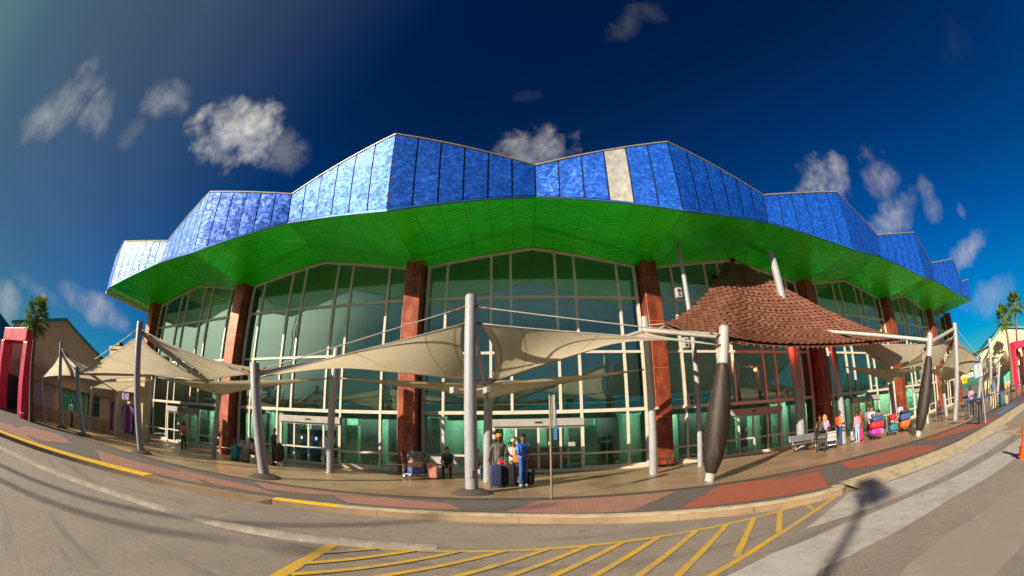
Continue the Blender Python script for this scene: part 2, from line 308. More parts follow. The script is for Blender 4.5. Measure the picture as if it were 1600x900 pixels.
def m_agave():
    m, T = new_mat('dark_woven_sheath'); co = coords(T); mp = T.n('ShaderNodeMapping'); mp.inputs['Scale'].default_value = (1, 1, .12); T.l(co, mp.inputs[0])
    n = T.noise(mp.outputs[0], 7, 5, .65); col = T.ramp(n, [(.3, (.010, .006, .005)), (.55, (.022, .013, .010)), (.75, (.06, .04, .03))]); p = principled(T, Base_Color=col, Roughness=.62)
    b = T.n('ShaderNodeBump'); b.inputs['Strength'].default_value = .35; b.inputs['Distance'].default_value = .02; T.l(n, b.inputs['Height']); T.l(b.outputs[0], p.inputs['Normal']); return m
M_agave = m_agave()
def m_leaf():
    m, T = new_mat('palm_frond'); n = T.noise(coords(T), 2.2, 3); col = T.ramp(n, [(.3, (.06, .13, .015)), (.6, (.15, .26, .03)), (.8, (.26, .30, .05))])
    d = T.n('ShaderNodeBsdfPrincipled'); T.l(col, d.inputs[0]); d.inputs['Roughness'].default_value = .5; t = T.n('ShaderNodeBsdfTranslucent'); T.l(col, t.inputs[0]); mx = T.n('ShaderNodeMixShader'); mx.inputs[0].default_value = .3; T.l(d.outputs[0], mx.inputs[1]); T.l(t.outputs[0], mx.inputs[2])
    o = T.n('ShaderNodeOutputMaterial'); T.l(mx.outputs[0], o.inputs[0]); return m
M_leaf = m_leaf()
M_trunk = mat('palm_trunk', (.16, .10, .06), .9, var=.45, scale=9, bump=.7)
def m_tile():
    m, T = new_mat('brown_roof_tiles'); g = T.n('ShaderNodeNewGeometry'); n = T.noise(coords(T), 3.5, 4, .6)
    f = T.math('ADD', T.math('MULTIPLY', g.outputs['Random Per Island'], .6), T.math('MULTIPLY', n, .4)); col = T.ramp(f, [(.1, (.13, .052, .034)), (.45, (.165, .066, .043)), (.7, (.195, .082, .054)), (.95, (.24, .11, .075))])
    p = principled(T, Base_Color=col, Roughness=.5); b = T.n('ShaderNodeBump'); b.inputs['Strength'].default_value = .3; b.inputs['Distance'].default_value = .03; T.l(T.noise(coords(T), 22, 3), b.inputs['Height']); T.l(b.outputs[0], p.inputs['Normal']); return m
M_tile = m_tile()
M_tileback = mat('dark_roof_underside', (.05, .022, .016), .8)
M_print = None
def m_print(name, cols, scale):
    m, T = new_mat(name); v = T.n('ShaderNodeTexVoronoi', i_Scale=scale); T.l(coords(T), v.inputs['Vector']); s = T.n('ShaderNodeSeparateColor'); T.l(v.outputs['Color'], s.inputs[0])
    principled(T, Base_Color=T.ramp(s.outputs[0], [(i / len(cols), c) for i, c in enumerate(cols)], 'CONSTANT'), Roughness=.6); return m
# ------------------------------------------------------------------ mesh helpers
class MB:
    def __init__(s): s.v = []; s.f = []; s.mi = []; s.uv = {}
    def add(s, vs, fs, m=0):
        o = len(s.v); s.v += [tuple(x) for x in vs]; s.f += [tuple(i + o for i in f) for f in fs]; s.mi += [m] * len(fs); return o
    def box(s, c, d, rz=0, m=0, rot=None):
        R = rot if rot is not None else Matrix.Rotation(rz, 3, 'Z'); c = Vector(c)
        vs = [c + R @ Vector((x * d[0] / 2, y * d[1] / 2, z * d[2] / 2)) for x in (-1, 1) for y in (-1, 1) for z in (-1, 1)]
        s.add(vs, [(0, 1, 3, 2), (4, 6, 7, 5), (0, 4, 5, 1), (2, 3, 7, 6), (0, 2, 6, 4), (1, 5, 7, 3)], m); return s
    def rbox(s, c, d, r=.03, seg=3, rz=0, m=0, rot=None):
        bm = bmesh.new(); bmesh.ops.create_cube(bm, size=1.0)
        for v in bm.verts: v.co = Vector((v.co.x * d[0], v.co.y * d[1], v.co.z * d[2]))
        bmesh.ops.bevel(bm, geom=bm.edges[:], offset=min(r, min(d) * .48), segments=seg, profile=.5, affect='EDGES')
        R = rot if rot is not None else Matrix.Rotation(rz, 3, 'Z'); c = Vector(c); bm.verts.index_update()
        s.add([c + R @ v.co for v in bm.verts], [[v.index for v in f.verts] for f in bm.faces], m); bm.free(); return s
    def tube(s, pts, rad, n=12, m=0, cap=True):
        pts = [Vector(p) for p in pts]; k = len(pts); rad = rad if isinstance(rad, (list, tuple)) else [rad] * k
        vs = []; pu = None
        for i, p in enumerate(pts):
            t = ((pts[min(i + 1, k - 1)] - pts[max(i - 1, 0)])).normalized()
            if pu is None: pu = t.orthogonal().normalized()
            pu = (pu - t * pu.dot(t)).normalized(); pv = t.cross(pu)
            for j in range(n):
                a = 2 * math.pi * j / n; vs.append(p + (pu * math.cos(a) + pv * math.sin(a)) * rad[i])
        fs = [(i * n + j, i * n + (j + 1) % n, (i + 1) * n + (j + 1) % n, (i + 1) * n + j) for i in range(k - 1) for j in range(n)]
        if cap: fs += [tuple(range(n - 1, -1, -1)), tuple((k - 1) * n + j for j in range(n))]
        s.add(vs, fs, m); return s
    def quad(s, a, b, c, d, m=0): s.add([a, b, c, d], [(0, 1, 2, 3)], m); return s
    def poly(s, pts, m=0): s.add(pts, [tuple(range(len(pts)))], m); return s
    def slab(s, pts, z0, z1, m=0):
        n = len(pts); s.add([(p[0], p[1], z1) for p in pts] + [(p[0], p[1], z0) for p in pts], [tuple(range(n))] + [(i, i + n, (i + 1) % n + n, (i + 1) % n) for i in range(n)], m); return s
    def ball(s, c, r, nu=12, nv=8, m=0, rot=None):
        r = Vector(r) if isinstance(r, (tuple, list, Vector)) else Vector((r, r, r)); c = Vector(c); R = rot or Matrix.Identity(3)
        vs = [c + R @ Vector((0, 0, r.z))] + [c + R @ Vector((r.x * math.sin(math.pi * i / nv) * math.cos(2 * math.pi * j / nu), r.y * math.sin(math.pi * i / nv) * math.sin(2 * math.pi * j / nu), r.z * math.cos(math.pi * i / nv))) for i in range(1, nv) for j in range(nu)] + [c + R @ Vector((0, 0, -r.z))]
        fs = [(0, 1 + j, 1 + (j + 1) % nu) for j in range(nu)]
        fs += [(1 + i * nu + j, 1 + (i + 1) * nu + j, 1 + (i + 1) * nu + (j + 1) % nu, 1 + i * nu + (j + 1) % nu) for i in range(nv - 2) for j in range(nu)]
        e = len(vs) - 1; fs += [(e, e - nu + (j + 1) % nu, e - nu + j) for j in range(nu)]; s.add(vs, fs, m); return s
    def wheel(s, c, r, wd, axis=(1, 0, 0), m=0, n=16):
        a = Vector(axis).normalized(); c = Vector(c)
        s.tube([c - a * wd / 2, c - a * wd * .35, c + a * wd * .35, c + a * wd / 2], [r * .86, r, r, r * .86], n, m); return s
    def build(s, name, mats, parent=None, smooth=False, fix=True):
        me = bpy.data.meshes.new(name); me.from_pydata(s.v, [], s.f); mats = mats if isinstance(mats, (list, tuple)) else [mats]
        for mm in mats: me.materials.append(mm)
        if len(mats) > 1: me.polygons.foreach_set('material_index', s.mi)
        if fix:
            bm = bmesh.new(); bm.from_mesh(me); bmesh.ops.recalc_face_normals(bm, faces=bm.faces[:]); bm.to_mesh(me); bm.free()
        if smooth:
            me.polygons.foreach_set('use_smooth', [True] * len(me.polygons)); me.set_sharp_from_angle(angle=math.radians(42))
        me.update(); o = bpy.data.objects.new(name, me); C.objects.link(o)
        if parent is not None: o.parent = parent
        return o
def tag(o, label=None, cat=None, group=None, kind=None):
    if label: o['label'] = label
    if cat: o['category'] = cat
    if group: o['group'] = group
    if kind: o['kind'] = kind
    return o
def thing(name, label, cat, loc=(0, 0, 0), rz=0.0, group=None):
    o = bpy.data.objects.new(name, None); C.objects.link(o); o.location = loc; o.rotation_euler = (0, 0, rz); o.empty_display_size = .3
    return tag(o, label, cat, group)
def dup(root, loc, rz, label, group=None):
    r = root.copy(); C.objects.link(r); r.location = loc; r.rotation_euler = (0, 0, rz); r['label'] = label
    if group: r['group'] = group
    for ch in list(root.children):
        c = ch.copy(); C.objects.link(c); c.parent = r
        for g in list(ch.children):
            d = g.copy(); C.objects.link(d); d.parent = c
    return r
def spline(pts, per=8):
    pts = [Vector(p) for p in pts]; out = []
    for i in range(len(pts) - 1):
        p0, p1, p2, p3 = pts[max(i - 1, 0)], pts[i], pts[i + 1], pts[min(i + 2, len(pts) - 1)]
        for k in range(per):
            t = k / per; out.append(.5 * ((2 * p1) + (p2 - p0) * t + (2 * p0 - 5 * p1 + 4 * p2 - p3) * t * t + (3 * p1 - p0 - 3 * p2 + p3) * t ** 3))
    return out + [pts[-1]]

# ------------------------------------------------------------------ ground, road, pavement
KZ = -0.13
mb = MB(); mb.poly([(-2500, -2500, -.16), (2500, -2500, -.16), (2500, 2500, -.16), (-2500, 2500, -.16)]); tag(mb.build('ground', M_ground), kind='structure')
mb = MB(); mb.poly([(-160, -45, KZ), (170, -45, KZ), (170, 18, KZ), (-160, 18, KZ)]); tag(mb.build('road', M_road), kind='structure')
# kerb line (outer top edge), from the far left round the bulge to the corner by the zebra
kerb_pts = spline([(-58, -48, 0), (-38, -26, 0), (-27, -11.5, 0), (-20.5, -3.2, 0), (-16.4, 1.25, 0), (-12.8, 4.35, 0), (-9.4, 6.2, 0), (-5.8, 7.42, 0), (-2.6, 7.9, 0), (-.2, 7.80, 0), (1.8, 7.30, 0), (3.4, 6.75, 0), (5.2, 6.02, 0), (6.45, 5.66, 0)], 6) + [Vector((6.9, 5.62, 0)), Vector((7.2, 5.74, 0)), Vector((7.38, 6.0, 0))]
apron_in = spline([(7.5, 6.25, 0), (9.2, 6.0, 0), (11.9, 5.2, 0), (15, 4.55, 0), (18.3, 4.1, 0), (24, 3.2, 0), (34, .8, 0), (48, -5, 0), (75, -22, 0)], 6)
def offs(pts, d):
    out = []
    for i, p in enumerate(pts):
        t = (pts[min(i + 1, len(pts) - 1)] - pts[max(i - 1, 0)]).normalized(); out.append(p + Vector((-t.y, t.x, 0)) * d)
    return out
edge = kerb_pts + apron_in
mb = MB(); back = [(75, 70, 0), (-58, 70, 0)]
mb.slab([(p.x, p.y) for p in edge] + back, -.159, 0)
tag(mb.build('pavement', M_floor), kind='structure')
# tile edge curve: pebble strip, then paver band down to the kerb
tile_pts = spline([(-58, -38, 0), (-42, -18, 0), (-34, -6, 0), (-30.5, 1.2, 0), (-26.6, 5.5, 0), (-20.9, 7.67, 0), (-15, 8.9, 0), (-11.6, 9.45, 0), (-8.0, 9.97, 0), (-4.65, 10.28, 0), (-1.2, 10.40, 0), (.9, 10.36, 0), (3.4, 10.22, 0), (5.6, 9.95, 0), (8.8, 9.55, 0), (12.8, 8.85, 0), (15.9, 7.95, 0), (19.6, 6.95, 0), (25, 6.0, 0), (34, 4.2, 0), (48, -1, 0), (75, -17, 0)], 8)
def strip(a, b, z, m, name):
    mb = MB(); n = min(len(a), len(b)); mb.v = [(p.x, p.y, z) for p in a] + [(p.x, p.y, z) for p in b]
    mb.f = [(i, i + 1, n + i + 1, n + i) for i in range(n - 1)]; mb.mi = [0] * len(mb.f); return tag(mb.build(name, m), kind='structure')
def resample(pts, n):
    d = [0]
    for a, b in zip(pts, pts[1:]): d.append(d[-1] + (b - a).length)
    xs = np.linspace(0, d[-1], n); P = np.array([tuple(p) for p in pts]); return [Vector((np.interp(x, d, P[:, 0]), np.interp(x, d, P[:, 1]), np.interp(x, d, P[:, 2]))) for x in xs]
peb_out = offs(tile_pts, -.40)
strip(tile_pts, peb_out, .006, M_pebble, 'pebble_path')
kin = offs(kerb_pts, .36); _w = offs(kerb_pts, .66)
for _i, _p in enumerate(kerb_pts):
    if _p.x < -9.6: kin[_i] = _w[_i]
# paver field = region between pebble strip and kerb / apron: build by columns in x
def yat(pts, x):
    P = sorted((p.x, p.y) for p in pts); return float(np.interp(x, [p[0] for p in P], [p[1] for p in P]))
xs = list(np.arange(-57, 74, .35)); mbp = MB()
inner = kin[:-3] + apron_in[2:]
top = [Vector((x, yat(peb_out, x), .004)) for x in xs]; bot = [Vector((x, min(yat(inner, x), yat(peb_out, x) - .05), .004)) for x in xs]
strip(top, bot, .004, M_pgrey, 'paved_path')
def paver_patch(px_poly, m, z=.008):
    pts = [G(u, v, 0) for u, v in px_poly]; mb = MB()
    # clip into the paver band
    out = []
    for p in pts:
        p.y = min(max(p.y, yat(inner, p.x) + .02), yat(peb_out, p.x) - .02); out.append((p.x, p.y, z))
    mb.poly(out); return mb
patches_red = [[(1062, 795), (1115, 757), (1180, 746), (1272, 726), (1278, 733), (1150, 752), (1230, 746), (1280, 737), (1296, 761), (1190, 780)],
               [(1310, 723), (1365, 712), (1420, 697), (1470, 697), (1452, 707), (1395, 722), (1326, 733)],
               [(1436, 687), (1500, 667), (1560, 651), (1552, 660), (1500, 676), (1450, 690)], [(1345, 742), (1400, 728), (1428, 719), (1405, 733), (1352, 744)], [(1462, 703), (1510, 690), (1530, 680), (1508, 693)]]
patches_pink = [[(790, 800), (840, 783), (905, 772), (1005, 767), (1046, 764), (985, 799), (880, 803)],
                [(544, 786), (520, 774), (600, 777), (700, 787), (722, 797), (620, 793)], [(400, 752), (470, 763), (590, 772), (560, 775), (480, 772), (415, 764)],
                [(150, 703), (215, 722), (300, 741), (320, 757), (250, 742), (160, 722)], [(262, 728), (330, 746), (395, 760), (440, 775), (330, 756)], [(40, 665), (95, 680), (112, 694), (70, 690), (20, 672)], [(0, 660), (20, 665), (40, 690), (0, 670)]]
mbr = MB()
def sheet(polys, m, name):
    mb = MB()
    for i, q in enumerate(polys):
        # triangulated, so a concave outline stays right; each patch a hair above the last
        s = paver_patch(q, m, .008 + .0008 * i); mb.add(s.v, s.f)
    o = mb.build(name, m, fix=False); bm = bmesh.new(); bm.from_mesh(o.data); bmesh.ops.triangulate(bm, faces=bm.faces[:]); bm.normal_update()
    for f in bm.faces:
        if f.normal.z < 0: f.normal_flip()
    bm.to_mesh(o.data); bm.free(); return tag(o, kind='structure')
sheet([q for q in patches_red], M_pred, 'pavement_red_pavers'); sheet(patches_pink, M_ppink, 'pavement_faded_pavers')
# kerb: concrete, with the yellow painted runs
def kerb_run(i0, i1, m, name, drop=0.0):
    a, b = kerb_pts[i0:i1], kin[i0:i1]; mb = MB(); n = len(a); h = .012 - drop
    sec = []
    for p, q in zip(a, b):
        t = (q - p); sec.append([(p.x, p.y, KZ - .02), (p.x + t.x * .04, p.y + t.y * .04, h - .03), (p.x + t.x * .14, p.y + t.y * .14, h), (q.x, q.y, h), (q.x, q.y, KZ - .02)])
    mb.v = [x for s in sec for x in s]; mb.f = [(i * 5 + j, i * 5 + j + 1, (i + 1) * 5 + j + 1, (i + 1) * 5 + j) for i in range(n - 1) for j in range(4)]
    mb.f += [tuple(range(5)), tuple((n - 1) * 5 + j for j in range(4, -1, -1))]; mb.mi = [0] * len(mb.f); return tag(mb.build(name, m, smooth=True), kind='structure')
def kidx(x): return min(range(len(kerb_pts)), key=lambda i: abs(kerb_pts[i].x - x))
i_a, i_b, i_c = kidx(-9.9), kidx(-5.9), kidx(-4.3)
kerb_run(0, i_a + 1, M_yellow, 'kerb_yellow')
kerb_run(i_a, i_b + 1, M_yellow, 'kerb_dropped', .10)
kerb_run(i_b, i_c + 1, M_yellow, 'kerb_yellow'); kerb_run(i_c, len(kerb_pts), M_concrete, 'kerb')
mb = MB(); p, q = kerb_pts[i_b], kin[i_b]; t = (kerb_pts[i_b] - kerb_pts[i_b - 1]).normalized(); e = p - t * .55
mb.add([(p.x, p.y, KZ), (q.x, q.y, KZ), (q.x, q.y, .008), (p.x, p.y, .008), (e.x, e.y, KZ)], [(0, 1, 2, 3), (0, 3, 4), (3, 2, 4), (2, 1, 4), (0, 4, 1)]); tag(mb.build('kerb_ramp', M_dark), kind='structure')
# concrete apron sloping down to the zebra
ap_o = offs(apron_in, -1.0); strip(apron_in, ap_o, 0, M_concrete, 'apron_path'); o = bpy.data.objects['apron_path']
n = len(apron_in)
for i, v in enumerate(o.data.vertices): v.co.z = .010 if i < n else KZ + .008
# painted road markings (sheets 4 mm up)
def mark(polys, m, name, z=KZ + .004):
    mb = MB()
    for q in polys: mb.poly([(p[0], p[1], z) for p in q])
    o = mb.build(name, m, fix=False)
    bm = bmesh.new(); bm.from_mesh(o.data); bmesh.ops.triangulate(bm, faces=bm.faces[:]); bm.normal_update()
    for f in bm.faces:
        if f.normal.z < 0: f.normal_flip()
    bm.to_mesh(o.data); bm.free(); return tag(o, kind='structure')
mark([[(7.1, 5.55), (8.4, 5.08), (10.2, 4.55), (15.9, 3.2), (15.4, 1.9), (13.9, 2.25), (7.85, 3.76), (4.5, 4.47)], [(12.7, 1.86), (7.1, 3.62), (5.0, 4.02), (3.3, 3.95), (1.8, 3.5), (1.0, 2.6), (2.5, 2.5), (3.34, 2.95), (4.4, 2.9), (6.83, 2.55), (10.9, 1.18), (13.5, .2), (14.2, 1.3)]], M_zebra, 'road_zebra')
mark([[(11.5, -.55), (8.0, .80), (5.2, 1.84), (4.0, 1.95), (1.8, 1.5), (1.8, .2), (4.0, .6), (7.0, -.4), (10.7, -1.8)]], M_zebra_old, 'road_zebra_worn')
def line(pts, wd):
    pts = [Vector((p[0], p[1], 0)) for p in pts]; l, r = offs(pts, wd / 2), offs(pts, -wd / 2); return [tuple(p)[:2] for p in l] + [tuple(p)[:2] for p in reversed(r)]
W_ = .11
ytop = spline([(-2.94, 5.36, 0), (-2.2, 5.47, 0), (-.9, 5.68, 0), (.5, 5.82, 0), (2.0, 5.9, 0), (3.1, 5.92, 0), (4.5, 5.92, 0), (5.8, 5.86, 0), (6.75, 5.66, 0)], 3)
H = [line(ytop, W_), line([(-2.94, 5.40), (-2.85, 3.3)], .2), line([(6.75, 5.68), (5.07, 5.05), (3.7, 4.5), (2.2, 3.8)], W_)]
for a, b in [((5.80, 5.82), (5.50, 5.24)), ((5.05, 5.88), (4.05, 4.70)), ((4.35, 5.88), (2.85, 4.2)), ((3.69, 5.86), (1.6, 3.75)), ((3.05, 5.88), (1.1, 3.9)), ((2.35, 5.90), (.4, 3.9)), ((1.7, 5.86), (-.2, 3.9)), ((1.1, 5.84), (-.5, 4.2)), ((.45, 5.78), (-1.2, 4.1)), ((-.22, 5.72), (-2.0, 4.0)), ((-.9, 5.66), (-2.75, 3.75)), ((-1.6, 5.55), (-2.86, 4.2)), ((-2.2, 5.45), (-2.88, 4.8))]:
    H.append(line([a, b], W_))
for i, q in enumerate(H): mark([q], M_hatch, 'road_hatching', KZ + .005 + .0007 * i)
wl = spline([(-24, -10, 0), (-17.5, -3.2, 0), (-13.65, .91, 0), (-9.06, 3.67, 0), (-6.6, 4.6, 0), (-4.47, 5.13, 0), (-2.6, 5.62, 0), (-1.3, 5.84, 0)], 8)
mb = MB(); a, b = offs(wl, .23), offs(wl, -.23); sec = []
for i, (p, q) in enumerate(zip(a, b)):
    k = min(1, (len(wl) - 1 - i) / 10); m1, m2 = p.lerp(q, .22), p.lerp(q, .78); sec += [(p.x, p.y, KZ - .01), (m1.x, m1.y, KZ + .035 * k + .004), (m2.x, m2.y, KZ + .035 * k + .004), (q.x, q.y, KZ - .01)]
mb.v = sec; mb.f = [(i * 4 + j, i * 4 + j + 1, i * 4 + j + 5, i * 4 + j + 4) for i in range(len(a) - 1) for j in range(3)]; mb.mi = [0] * len(mb.f); tag(mb.build('road_edge_line', M_whiteline, smooth=True), kind='structure')
mark([line([(-11.4, 4.25), (-10.4, 4.1)], .1)], M_fade, 'road_faded_mark'); mark([line([(-10.4, 3.95), (-9.2, 4.55), (-6.6, 6.1)], .09)], M_fade, 'road_faded_mark', KZ + .006)
mark([[(15.9, 3.5), (17.5, 3.2), (17.0, 2.85), (15.6, 3.15)]], M_zebra, 'road_white_mark'); mark([line([(15.6, 3.0), (12.5, .6)], .2), line([(16.6, 2.9), (14.5, 1.2)], .12), line([(17.6, 2.6), (16, 1.3)], .12)], M_hatch, 'road_yellow_mark', KZ + .007)
mark([line([(11.6, .3), (10.2, -.6)], .4)], M_fade, 'road_yellow_stain', KZ + .006)
mb = MB(); mb.poly([(21.5, 4.75, .009), (27, 4.3, .009), (26.6, 3.3, .009), (21.8, 4.1, .009)]); tag(mb.build('pavement_blue_mark', M_blueline), kind='structure')

# ------------------------------------------------------------------ terminal building
D, X0, B = 18.306, .9715, 12.5
col = lambda n: X0 + (n + .5) * B
bld = thing('terminal_building', 'glass fronted terminal with zigzag blue fascia, green soffit and rust coloured columns', 'terminal', (X0, D, 0))
L0 = Vector((X0, D, 0))
def loc(p): return Vector(p) - L0
class LB(MB):
    def build(s, name, mats, parent=None, smooth=False, fix=True):
        s.v = [tuple(loc(p)) for p in s.v]; return MB.build(s, name, mats, parent if parent is not None else bld, smooth, fix)
ctrl = [(-31.9, 12.62, 10.86, 12.25, 14.30)] + []
pts = []
for k in range(-3, 4):
    pts.append((col(k), 12.30, 10.72, 11.85, 14.62))
    if k == -3: pts[-1] = (col(k) - .75, 12.30, 10.72, 12.28, 14.62)
    if k == -1: pts[-1] = (col(k), 12.45, 10.72, 11.5, 14.62)
    if k < 3: pts.append((X0 + (k + 1) * B, 13.62, 11.90, 13.20, 13.50))
pts[1] = (pts[1][0], 13.62, 11.90, 13.56, 13.50); pts.insert(0, (-33.3, 12.85, 10.95, 12.8, 13.9))
pts.append((X0 + 4 * B, 13.62, 11.90, 13.20, 13.50)); pts.append((53.9, 13.0, 11.5, 12.6, 14.0))
bott = [Vector((x, y, z)) for x, y, z, _, _ in pts]; topp = [Vector((x, y, z)) for x, _, _, y, z in pts]
GB = .10
for i in range(len(pts) - 1):
    mb = LB(); b0, b1, t0, t1 = bott[i], bott[i + 1], topp[i], topp[i + 1]; n = max(1, round((b1 - b0).length / 1.04)); nrm = (b1 - b0).cross(t0 - b0).normalized()
    if nrm.y > 0: nrm = -nrm
    for k in range(n):
        mb.quad(b0.lerp(b1, k / n) - nrm * .03, b0.lerp(b1, (k + 1) / n) - nrm * .03, t0.lerp(t1, (k + 1) / n) - nrm * .03, t0.lerp(t1, k / n) - nrm * .03, 1)
    white = None
    for k in range(n):
        f0, f1 = k / n + .006, (k + 1) / n - .006
        q = [b0.lerp(b1, f0), b0.lerp(b1, f1), t0.lerp(t1, f1), t0.lerp(t1, f0)]; up = (q[3] - q[0]).normalized()
        q[0] += up * GB; q[1] += up * GB; q[2] -= up * .05; q[3] -= up * .05
        jit = nrm * random.uniform(-.008, .008)
        if n == 6 and abs(b0.x - X0) < .1 and k == 3: white = q; continue
        mb.quad(q[0] + jit, q[1] - jit, q[2] - jit, q[3] + jit, 0)
    # bottom rail and top cap
    up = Vector((0, 0, 1))
    for k in range(n):
        c0, c1, e0, e1 = b0.lerp(b1, k / n), b0.lerp(b1, (k + 1) / n), t0.lerp(t1, k / n), t0.lerp(t1, (k + 1) / n)
        mb.quad(c0 + nrm * .012, c1 + nrm * .012, c1.lerp(e1, .025) + nrm * .012, c0.lerp(e0, .025) + nrm * .012, 2)
    o = mb.build('fascia', [M_fascia, M_seam, mat('fascia_edge_blue', (.03, .18, .5), .35, .4)])
    if white:
        m2 = LB(); m2.quad(*[p + nrm * .004 for p in white]); pw = m2.build('fascia_panel', M_silver); pw['label'] = 'bare silver fascia panel without its blue finish'
    mb = LB(); mb.tube([t0 + up * .02, t1 + up * .02], .055, 6); mb.build('roof_edge', M_trim)
# end returns, roof plates, soffit
def plate(name, front, mat_, yb, zs):
    mb = LB()
    for i in range(len(front) - 1):
        a, b = front[i], front[i + 1]
        mb.quad(a, b, Vector((b.x, yb, zs(i + 1))), Vector((a.x, yb, zs(i))))
    return mb.build(name, mat_)
plate('roof', topp, M_roof, 46, lambda i: topp[i].z)
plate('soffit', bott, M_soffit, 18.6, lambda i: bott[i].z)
mb = LB(); b, t = bott[0], topp[0]; mb.quad(b, Vector((b.x, 46, b.z)), Vector((t.x, 46, t.z)), t); mb.build('fascia', M_fascia)
mb = LB(); b, t = bott[-1], topp[-1]; mb.quad(b, t, Vector((t.x, 46, t.z)), Vector((b.x, 46, b.z))); mb.build('fascia', M_fascia)
mb = LB(); b = bott[0]; mb.box((b.x, (b.y + 24) / 2, b.z - .12), (.22, 24 - b.y, .26)); mb.build('soffit_edge', M_greentrim)
mb = LB()
for i in range(len(bott) - 1): mb.tube([bott[i] + Vector((0, -.02, -.02)), bott[i + 1] + Vector((0, -.02, -.02))], .03, 6)
mb.build('gutter_edge', M_seam)
# copper columns
for k in range(-3, 5):
    x = col(k) if k < 4 else 53.0; mb = LB(); mb.rbox((x, 17.88, 5.55), (.88, .95, 11.12), .02, 1); mb.build('column', M_copper)
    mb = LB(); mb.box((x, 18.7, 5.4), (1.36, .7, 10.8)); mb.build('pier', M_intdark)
# glazed bays
MX = [-5.615, -4.585, -2.215, -1.185, 1.185, 2.215, 4.585, 5.615]
def head(x): return 11.80 - 1.07 * abs(x) / 6.25
def bay(n, door=None, x_hi=5.7):
    cx = X0 + n * B; fr = LB(); y = D; mw = .13
    xs = [x for x in MX if x <= x_hi]
    fr_z = [2.95, 5.92, 8.88]
    for i, x in enumerate(xs):
        w_ = .16 if i in (0, 7) else mw; zb = .14
        if door and door[0] + .05 < x < door[1] - .05: zb = 2.95
        fr.box((cx + x, y, (zb + head(x)) / 2), (w_, .16, head(x) - zb))
    for z in fr_z: fr.box((cx + (xs[0] + xs[-1]) / 2, y - .004, z), (xs[-1] - xs[0], .13, .13 if z > 3 else .17))
    segs = [(xs[0], xs[-1])] if not door else [(xs[0], door[0]), (door[1], xs[-1])]
    for a, b in segs:
        if b - a > .1:
            fr.box((cx + (a + b) / 2, y - .004, .86), (b - a, .12, .10)); fr.box((cx + (a + b) / 2, y - .004, .17), (b - a, .14, .12))
    for a, b in ((xs[0], min(0, xs[-1])), (0, xs[-1])):
        if b > a:
            A, Bv = Vector((cx + a, y, head(a))), Vector((cx + b, y, head(b))); d = (Bv - A); ang = -math.atan2(d.z, d.x)
            fr.box((A + Bv) / 2 - Vector((0, .006, .02)), (d.length, .15, .13), rot=Matrix.Rotation(ang, 3, 'Y'))
    bo = fr.build('window_wall', M_frame)
    gl = LB(); glo = [LB(), LB()]; zs = [.2, .86, 2.95, 5.92, 8.88, None]
    cuts = sorted(xs + [0.0]) if xs[-1] > 0 else xs
    for a, b in zip(cuts, cuts[1:]):
        for r in range(5):
            if r < 2 and door and (a + b) / 2 > door[0] and (a + b) / 2 < door[1]: continue
            j = [random.uniform(-.006, .006) for _ in range(4)]; 
            if a == 0.0 or b == 0.0: j = [0, 0, 0, 0]
            z0, z1a, z1b = zs[r], zs[r + 1] or head(a), zs[r + 1] or head(b)
            (glo[1 if door and a >= door[1] - .1 else 0] if r < 2 else gl).quad((cx + a, y + .035 + j[0], z0), (cx + b, y + .035 + j[1], z0), (cx + b, y + .035 + j[2], z1b), (cx + a, y + .035 + j[3], z1a))
    if door:
        pass
    g1 = gl.build('glass', M_glass, bo, fix=False)
    for g_ in glo:
        if g_.v: g_.build('lower_glass', M_glass_low, bo, fix=False)
    pl = LB()
    for a, b in segs:
        if b - a > .1: pl.box((cx + (a + b) / 2, y - .03, .055), (b - a + .1, .34, .108))
    if pl.v: pl.build('plinth', M_plinth, bo)
    if door:
        a, b = cx + door[0], cx + door[1]; w4 = (b - a) / 4
        df = LB()
        for i in range(5): df.box((a + i * w4, y - .05, 1.13), (.11 if i % 4 else .15, .12, 2.24))
        for z, hh in ((.08, .14), (.92, .09), (2.22, .10)): df.box(((a + b) / 2, y - .054, z), (b - a, .1, hh))
        df.box(((a + b) / 2, y - .02, 2.89), (b - a, .1, .06))
        d = df.build('sliding_door', M_frame)
        hp = LB(); hp.rbox(((a + b) / 2, y - .10, 2.44), (b - a + .16, .24, .36), .015, 2); hp.build('header', M_white, d)
        sn = LB(); sn.rbox(((a + b) / 2, y - .245, 2.45), (.34, .06, .07), .02, 2); sn.build('sensor', M_black, d)
        dg = LB()
        for i in range(4):
            jj = random.uniform(-.004, .004)
            for z0, z1 in ((.15, .88), (.96, 2.18)): dg.quad((a + i * w4, y - .04 + jj, z0), (a + (i + 1) * w4, y - .04 - jj, z0), (a + (i + 1) * w4, y - .04 - jj, z1), (a + i * w4, y - .04 + jj, z1))
        for i in range(3): dg.quad((a + i * (b - a) / 3, y + .03, 2.63), (a + (i + 1) * (b - a) / 3, y + .03, 2.63), (a + (i + 1) * (b - a) / 3, y + .03, 2.86), (a + i * (b - a) / 3, y + .03, 2.86))
        dg.build('door_glass', M_glass_low, d, fix=False)
        st = LB()
        for i in (1, 2): st.box((a + (i + .5) * w4, y - .048, 1.42), (.13, .004, .16))
        st.build('door_sticker', mat('pale_sticker', (.5, .55, .56), .5), d)
        sg = LB(); sg.box((b - .5 * w4, y - .05, 1.35), (.34, .004, .2)); sg.build('door_notice', mat('grey_notice', (.34, .36, .33), .5), d)
bay(-2, (-1.9, 2.4)); bay(-1, (-1.85, 2.215)); bay(0, (-2.1, 2.215)); bay(1, (-2.3, 2.215)); bay(2, (-2.2, 2.215)); bay(3, (-2.2, 2.215)); bay(4, None, 2.3)
